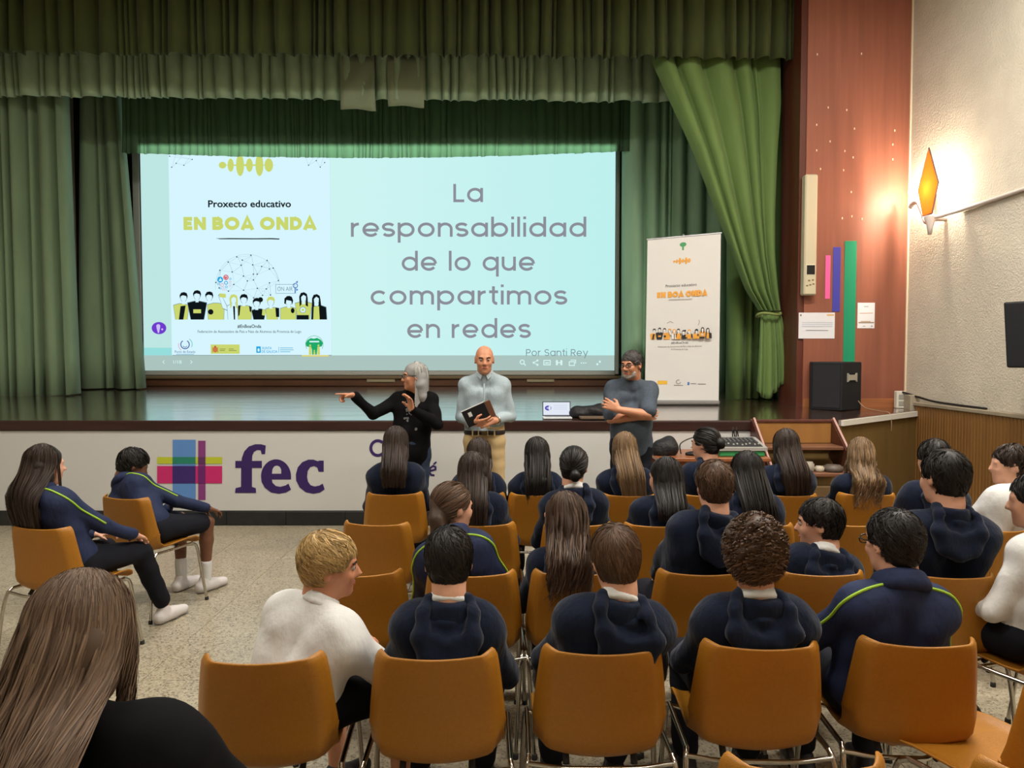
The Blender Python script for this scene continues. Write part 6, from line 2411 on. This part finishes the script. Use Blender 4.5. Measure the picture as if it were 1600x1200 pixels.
seat_person('A5', 1402, 793, 0.22, hoodie('crop', H_dk, NEAR, top='navy2', kind='jacket', piping=True, glasses=True, hk=dict(vol=1.5)), 'boy with glasses in a navy track jacket with lime green piping', head=(22, -4, 0), w=0.142, s=0.97, seed=15, hipx=-0.05, twist=6,
            wrists={-1: (-0.19, 0.30, 0.66)})

# ------------------------------------------------------------------ second row
seat_person('B2', 706, 751, 0.20, hoodie('tail', H_br, MID, top='navy2', kind='jacket', piping=True, hk=dict(length=0.30)), 'ponytailed girl with face turned right, in a navy jacket with a green seam', head=(-55, -4, 0), w=0.118, s=0.94, seed=21)
seat_person('B3', 882, 768, 0.20, hoodie('wavy', H_wv, MID, hk=dict(length=0.34, n=1000, vol=1.25)), 'girl with long wavy dark brown hair turned left, between bowl-cut boy and banner', head=(48, -8, 0), w=0.120, s=0.96, seed=22)
seat_person('B4', 1118, 716, 0.15, hoodie('short', H_br, MID, hood_x=0.02, hk=dict(vol=1.1)), 'tall boy with short brown hair and navy hoodie, taller than his neighbours', head=(8, -2, 0), w=0.138, s=0.94, seed=23, hipx=-0.02)
seat_person('B5', 1284, 777, 0.20, hoodie('short', H_dk, MID, collar=True, hk=dict(vol=1.1), eyes=True), 'dark haired boy seen in profile with a hand at his mouth', head=(68, -4, 0), w=0.118, s=0.93, seed=24,
            wrists={-1: (-0.15, 0.20, 0.79)}, hands={-1: dict(d=(0.35, -0.25, 0.9), n=(0.9, -0.3, -0.2), t=(0.2, -0.9, 0.1), curl=0.65)}, pole={-1: (-0.7, 0.1, -0.7)})
seat_person('B6', 1480, 700, 0.18, hoodie('short', H_dk, MID, hk=dict(vol=1.2)), 'broad boy with thick black hair and navy top behind the track jacket', head=(20, -4, 0), w=0.162, s=1.02, seed=25)
seat_person('B7', 1624, 738, 0.24, hoodie('short', H_dk, MID, top='white', kind='sweater', collar=False), 'person in a white long sleeved top, cut by the right edge', head=(32, -6, 0), w=0.120, s=0.95, seed=26, body_yaw=24, wrists={-1: (-0.11, 0.26, 0.62)})

# ------------------------------------------------------------------ third row
seat_person('C1', 66, 693, 0.20, hoodie('long', H_db, MID, top='navy2', kind='jacket', piping=True, shoe='shoe_white', hk=dict(length=0.34, n=1400, vol=1.0, back=0.10, drift=0.03)), 'girl with long dark hair in a navy track jacket at the left edge', head=(-22, -4, 0), w=0.140, s=0.96, seed=31, foot={-1: (-0.10, 0.40), 1: (0.13, 0.60)}, wrists={1: (0.17, 0.30, 0.64)})
seat_person('C3', 738, 705, 0.20, hoodie('long', H_db, FAR, hk=dict(length=0.34, n=1000)), 'girl with long dark brown hair just behind the ponytailed girl', head=(0, -6, 0), w=0.122, s=0.95, seed=32)
seat_person('C4', 897, 695, 0.20, hoodie('bun', H_dk, FAR, collar=True, hk=dict(bun=((0.03, -0.112, -0.045), (0.034, 0.030, 0.036)))), 'girl with dark hair in a low bun sitting right of the black haired girl', head=(-14, -4, 4), w=0.126, s=0.96, seed=33)
seat_person('C5', 1040, 713, 0.20, hoodie('bob', H_dk, FAR, collar=True, hk=dict(length=0.20, n=1000)), 'girl with a smooth black bob, white collar and navy hoodie', head=(38, -6, 0), w=0.126, s=0.95, seed=34)
seat_person('C6', 1168, 704, 0.20, hoodie('long', H_dk, FAR, hk=dict(length=0.40, n=1000, vol=1.15, drift=0.05)), 'girl with long straight black hair sitting right of the tall boy', head=(14, -4, 0), w=0.128, s=0.97, seed=35)
seat_person('C8', 1463, 684, 0.20, hoodie('short', H_dk, FAR), 'dark haired boy almost hidden behind the broad black haired boy', head=(10, -4, 0), w=0.126, s=0.96, seed=36)
seat_person('C9', 1584, 692, 0.22, hoodie('short', H_db, FAR, top='white', kind='sweater', collar=False), 'dark haired student in a white top facing left by the right wall', head=(52, -2, 0), w=0.130, s=0.97, seed=37, body_yaw=18)

# ------------------------------------------------------------------ front row
seat_person('D1', 205, 699, 0.36, hoodie('short', H_dk, MID, top='navy2', kind='jacket', piping=True, shorts=True, socks=True, skin='brown', shoe='shoe_white', hk=dict(vol=1.5)), 'stooping dark haired boy in navy jacket and white trainers before the coloured cross', head=(-34, -26, 0), w=0.128, s=0.96, seed=41, body_yaw=-22,
            wrists={1: (0.19, 0.40, 0.60)}, foot={-1: (-0.09, 0.36), 1: (0.10, 0.40)})
seat_person('D2', 618, 665, 0.20, hoodie('long', H_db, FAR, hood=False, hk=dict(length=0.26, n=1000)), 'girl with shoulder length dark hair sitting in front of the pointing woman', head=(-4, -4, 0), w=0.132, s=0.97, seed=42)
seat_person('D3', 748, 683, 0.20, hoodie('long', H_db, FAR, hk=dict(length=0.30)), 'dark haired girl right in front of the bald man, farthest row', head=(0, -6, 0), w=0.122, s=0.95, seed=43)
seat_person('D4', 839, 682, 0.20, hoodie('long', H_dk, FAR, hk=dict(length=0.38, n=1000)), 'girl with very long black hair against the white banner right of the bald man', head=(4, -6, 0), w=0.122, s=0.97, seed=44)
seat_person('D5', 977, 674, 0.20, hoodie('long', H_lb, FAR, hk=dict(length=0.34, n=1000, drift=0.05)), 'girl with long brown hair sitting in front of the grey shirted man', head=(-6, -4, 0), w=0.126, s=0.96, seed=45)
seat_person('D6', 1104, 666, 0.20, hoodie('bun', H_dk, FAR, eyes=True, hk=dict(bun=((0, -0.118, 0.005), (0.036, 0.034, 0.040)))), 'girl with hair in a bun turned left, sitting in front of the mixer table', head=(52, -4, 0), w=0.120, s=0.95, seed=46)
seat_person('D7', 1230, 669, 0.20, hoodie('long', H_db, FAR, hk=dict(length=0.30, n=1000, drift=0.03)), 'girl with straight dark brown hair and navy hoodie in front of the stairs', head=(-4, -4, 0), w=0.130, s=0.98, seed=47)
seat_person('D8', 1347, 683, 0.20, hoodie('wavy', H_lb, FAR, hood=False, hk=dict(length=0.32, n=1000, vol=1.15, drift=-0.02)), 'girl with long loose light brown hair at the right end of the front row', head=(-4, -8, 0), w=0.124, s=0.97, seed=48)

# ------------------------------------------------------------------ woman in the bottom left corner
wm = hoodie('wavy', H_ww, NEAR, top='black', kind='tshirt', collar=False, leg='dark', hair_h=0.01, sleeve=0.8, hk=dict(length=0.46, n=10000, width=0.0010, vol=1.65, drift=-0.05, h=0.011))
seat_person('Z0', 118, 888, 0.20, wm, 'woman with long wavy brown hair and black top in the bottom left corner', head=(-8, -10, 0), w=0.185, s=1.02, seed=51, arm=1.15, roll=-4)

# ------------------------------------------------------------------ the three adults standing before the stage


def stand_person(px, py, Y, yaw, look, label, w=0.165, s=1.0, head=(0, 0, 0), H_z=0.93, seed=1, arms=None, lean=(0, 0), foot=0.12, twist=0, neck=0.0, arm=1.05):
    """root stands on the floor at distance Y; arms gives elbow-pole, wrist and hand of each side in the body's own frame (local y is forward)"""
    rng = np.random.default_rng(seed)
    top = at(px, py, Y)
    root = empty('person', Vector((top.x, Y, 0)), math.radians(yaw))
    zt = top.z
    hd = Head((lean[0], lean[1] + 0.02, zt - 0.121 * s - look.get('hair_h', 0.0)), rot3(*head), s)
    H = A3(0, 0, H_z)
    N = hd.c + A3(0, -0.045, -0.145 * s - neck)
    X = A3(math.cos(math.radians(twist)), math.sin(math.radians(twist)), 0)
    SC = N - (N - H) * 0.10
    sh = {k: SC + X * (k * w) - A3(0, 0, 0.012) for k in (-1, 1)}
    J = dict(H=H, N=N, X=X, w=w + 0.01, sh=sh, hd=hd, arm=arm, el={}, wr={}, hand={}, hip={}, kn={}, an={}, to={})
    for k in (-1, 1):
        J['hip'][k] = A3(k * 0.09, 0, H_z - 0.02)
        J['kn'][k] = A3(k * foot * 0.95, 0.03, 0.49)
        J['an'][k] = A3(k * foot, 0.0, 0.095)
        J['to'][k] = A3(k * (foot + 0.035), 0.15, 0.035)
        a = arms[k]
        J['el'][k], J['wr'][k] = ik(sh[k], np.array(a['wr']), a.get('l1', 0.285), a.get('l2', 0.255), a['pole'])
        J['hand'][k] = a['hand']
    figure(root, J, look, rng)
    tag(root, label, 'person')
    return root, J


D5 = (0.0075, 0.009)
# pointing woman: faces us, head turned to her right (picture left), right arm out and pointing
R1 = 6.35
wl_ = dict(top='black', kind='sweater', hair='bob', neck_tilt=0.1, hair_c=H_gr, leg='jeans', h=D5, collar=False, eyes=True, glasses=True, long_hem=0.22, brow_c=('hair_brow', (90, 80, 74)), gaze=0.0, sleeve=0.95,
           hair_kw=dict(h=0.008, n=3200, width=0.0013, length=0.26, vol=1.1, back=-0.6), skin='tan')
root1, J1 = stand_person(640, 567, R1, 180, wl_, 'woman with straight silver hair and glasses in black, pointing to the side', w=0.148, s=0.98, foot=0.09, lean=(-0.045, 0), head=(-72, -2, 0), seed=61, twist=-14, H_z=0.90,
                         arms={1: dict(wr=(0.425, 0.22, 1.385), pole=(0.1, -0.1, -1), l1=0.265, l2=0.245, hand=dict(d=A3(0.95, 0.18, 0.04), n=A3(0.1, 0.4, -0.9), t=A3(-0.1, 0.9, 0.4), curl=(0.05, 0.85, 0.95, 1.0), point=True, s=1.0)),
                               -1: dict(wr=(-0.055, 0.27, 1.27), pole=(-0.8, 0.0, -0.7), l1=0.265, l2=0.245, hand=dict(d=A3(0.15, 0.25, 0.95), n=A3(0.8, 0.6, -0.1), t=A3(0.3, -0.1, 0.2) + A3(0.5, 0.6, 0), curl=0.38, s=1.0, thumb=0.5, spread=1.6))})
# pale print and white neck line on her black top
# bald man: faces us, holds notebooks at his waist
R2 = 6.5
bm_ = dict(top='shirt', kind='shirt', neck_tilt=0.0, hair=None, leg='chino', h=D5, collar=True, collar_c='shirt', eyes=True, brow_c=('hair_brow', (90, 80, 74)), hair_c=('hair_brow', (90, 80, 74)), ease=0.010, sleeve=0.9, tuck=1.045, rise=0.19, skin='tan', wob=(0.004, 22, 2.0))
root2, J2 = stand_person(757, 540, R2, 180, bm_, 'bald man in a pale blue shirt and sand trousers holding notebooks', w=0.162, s=1.03, head=(4, -5, 0), seed=62, H_z=0.98,
                         arms={1: dict(wr=(0.085, 0.21, 1.145), pole=(0.5, -0.75, -0.35), hand=dict(d=A3(-0.95, 0.22, 0.05), n=A3(0.1, -0.75, 0.6), t=A3(0.05, 0.2, 0.95), curl=0.35, s=1.05)),
                               -1: dict(wr=(-0.105, 0.20, 1.165), pole=(-0.5, -0.75, -0.35), hand=dict(d=A3(0.93, 0.25, -0.12), n=A3(0.05, -0.8, -0.3), t=A3(0.0, 0.3, 0.9), curl=0.35, s=1.05))})
# belt
v = Vol()
torso_prims(v, J2, 0.016)
v.plane((0, 0, 1.068), (0, 0, 1))
v.plane((0, 0, 1.030), (0, 0, -1))
bl = link('belt', v.mesh('belt', 0.008, mat('dark_leather', (34, 24, 22), rough=0.45)), root2)
MB().box((-0.022, 0.108, 1.030), (0.022, 0.122, 1.068), 0.004).build('buckle', mat('dull_brass', (110, 96, 70), rough=0.35, metal=0.8), bl)
for x_ in (-0.09, -0.03, 0.05, 0.10):
    yy = 0.105 + 0.01 * (abs(x_) > 0.06)
    MB().box((x_ - 0.006, yy - 0.003, 1.02), (x_ + 0.006, yy + 0.007, 1.07), 0.002).build('belt_loop', CLOTH['chino'], bl)
# collar wings, placket
N2 = J2['N']
for k in (-1, 1):
    cw = [N2 + A3(*p) for p in ((k * 0.006, 0.066, 0.035), (k * 0.050, 0.036, 0.056), (k * 0.066, 0.052, 0.012), (k * 0.030, 0.088, -0.022))]
    o = link('collar_wing', mesh_from('collar_wing', cw, [(0, 1, 2, 3)], [CLOTH['shirt']]), root2)
    md = o.modifiers.new('thickness', 'SOLIDIFY'); md.thickness = 0.008; md.offset = 0
MB().tube([(0.0, 0.125, 1.10), (0.0, 0.135, 1.25), (0.0, 0.128, 1.40), (0.0, 0.10, 1.475)], 0.009, 6).build('placket', CLOTH['shirt'], root2)
wv = J2['wr'][-1]
fv = unit(J2['wr'][-1] - J2['el'][-1])
o1 = unit(np.cross(fv, A3(0, 0, 1))); o2 = np.cross(fv, o1)
MB().tube([wv - fv * 0.012 + (o1 * math.cos(a) + o2 * math.sin(a)) * 0.034 for a in np.linspace(0, 2 * math.pi, 17)], 0.008, 6, cap=False).build('wristwatch', mat('steel_watch', (190, 186, 176), rough=0.25, metal=0.9), root2)
# notebooks held in front of him
Mw = Matrix.Translation(root2.location) @ Matrix.Rotation(math.pi, 4, 'Z')
bk = empty('notebook', Mw @ Vector((0.02, 0.225, 1.16)), math.pi)
bk.rotation_euler = (math.radians(-8), math.radians(24), math.pi)
tag(bk, 'black notebook held by the bald man with a white label', 'notebook')
MB().box((-0.09, 0.0, -0.005), (0.12, 0.014, 0.145), 0.003).build('cover', mat('black_cover', (22, 22, 26), rough=0.45), bk)
MB().box((-0.086, 0.002, -0.001), (0.122, 0.012, 0.149), 0.001).build('pages', mat('paper_edge', (216, 212, 204), rough=0.8), bk)
MB().box((0.045, 0.0138, 0.075), (0.075, 0.0152, 0.115), 0.0005, None).build('label', mat('label_white', (214, 212, 208), rough=0.6), bk)
bk2 = empty('booklet', Mw @ Vector((0.0, 0.207, 1.165)), math.pi)
bk2.rotation_euler = (math.radians(-8), math.radians(22), math.pi)
tag(bk2, 'brown booklet held by the bald man behind the black notebook', 'booklet')
MB().box((-0.115, 0.0, 0.0), (0.09, 0.010, 0.150), 0.003).build('cover', mat('brown_cover', (110, 70, 50), rough=0.5), bk2)

# man with crossed arms
R3 = 6.4
gm_ = dict(top='slate', kind='tshirt', neck_tilt=0.02, hair='crop', hair_c=('hair_salt_pepper', (70, 66, 64)), leg='dark', h=D5, collar=False, eyes=True, glasses=True, ease=0.012, sleeve=0.86, skin='tan', belly=0.015, long_hem=0.06, brow_c=('hair_salt_pepper', (70, 66, 64)),
           hair_kw=dict(h=0.008, n=1500, width=0.0014, vol=1.0))
root3, J3 = stand_person(987, 548, R3, 172, gm_, 'man with glasses and grey beard in a slate t-shirt, arms crossed', w=0.160, s=1.02, head=(-34, -6, 0), seed=63, H_z=0.95, arm=1.15,
                         arms={1: dict(wr=(-0.07, 0.185, 1.205), pole=(1.0, 0.0, -0.55), hand=dict(d=A3(-0.95, -0.12, 0.10), n=A3(-0.1, -0.8, 0.2), t=A3(0, 0.1, 0.95), curl=0.3, s=1.05)),
                               -1: dict(wr=(0.11, 0.235, 1.265), pole=(-1.0, 0.1, -0.55), hand=dict(d=A3(0.85, -0.15, 0.42), n=A3(-0.1, -0.85, -0.2), t=A3(-0.35, 0.1, 0.9), curl=0.35, s=1.05))})
v = Vol()
hd = J3['hd']
for p, r in (((0, 0.070, -0.088), (0.036, 0.026, 0.030)), ((-0.045, 0.045, -0.070), (0.018, 0.026, 0.032)), ((0.045, 0.045, -0.070), (0.018, 0.026, 0.032)), ((0, 0.088, -0.047), (0.026, 0.010, 0.007))):
    v.ell(hd(*p), np.array(r) * hd.s, hd.R, 0.02)
v.ell(hd(0, 0.100, -0.061), (0.020, 0.012, 0.009), hd.R, 0.006, True)
V_, Q_ = v.solve(0.006, (0.002, 120))
me = np_mesh('beard', V_, Q_, [hair_mat('hair_grey_beard', (150, 142, 134))])
at_ = me.attributes.new('tone', 'FLOAT', 'POINT')
at_.data.foreach_set('value', np.random.default_rng(3).uniform(0.6, 1.3, len(V_)).astype(np.float32))
link('beard', me, root3)
# pale worn print on the woman's black top
pr = np.random.default_rng(9)
vs, fs = [], []
for i in range(26):
    cx_, cz_ = pr.normal(0.01, 0.028), 1.24 + pr.normal(0, 0.05)
    r_ = pr.uniform(0.005, 0.013)
    ring_ = []
    for k in range(7):
        a_ = 2 * math.pi * k / 7
        q = wrap_on(J1['garment'], A3(cx_ + r_ * math.cos(a_) * pr.uniform(0.5, 1.3), 0.0, cz_ + r_ * math.sin(a_)), A3(0, 1, 0), 0.002)
        if q is not None:
            ring_.append(q)
    if len(ring_) == 7:
        k = len(vs)
        vs += ring_
        fs.append(tuple(range(k + 6, k - 1, -1)))
if fs:
    o = link('shirt_print', mesh_from('shirt_print', vs, fs, [mat('faded_grey_print', (112, 112, 110), rough=0.9)]), root1)
    o['kind'] = 'stuff'
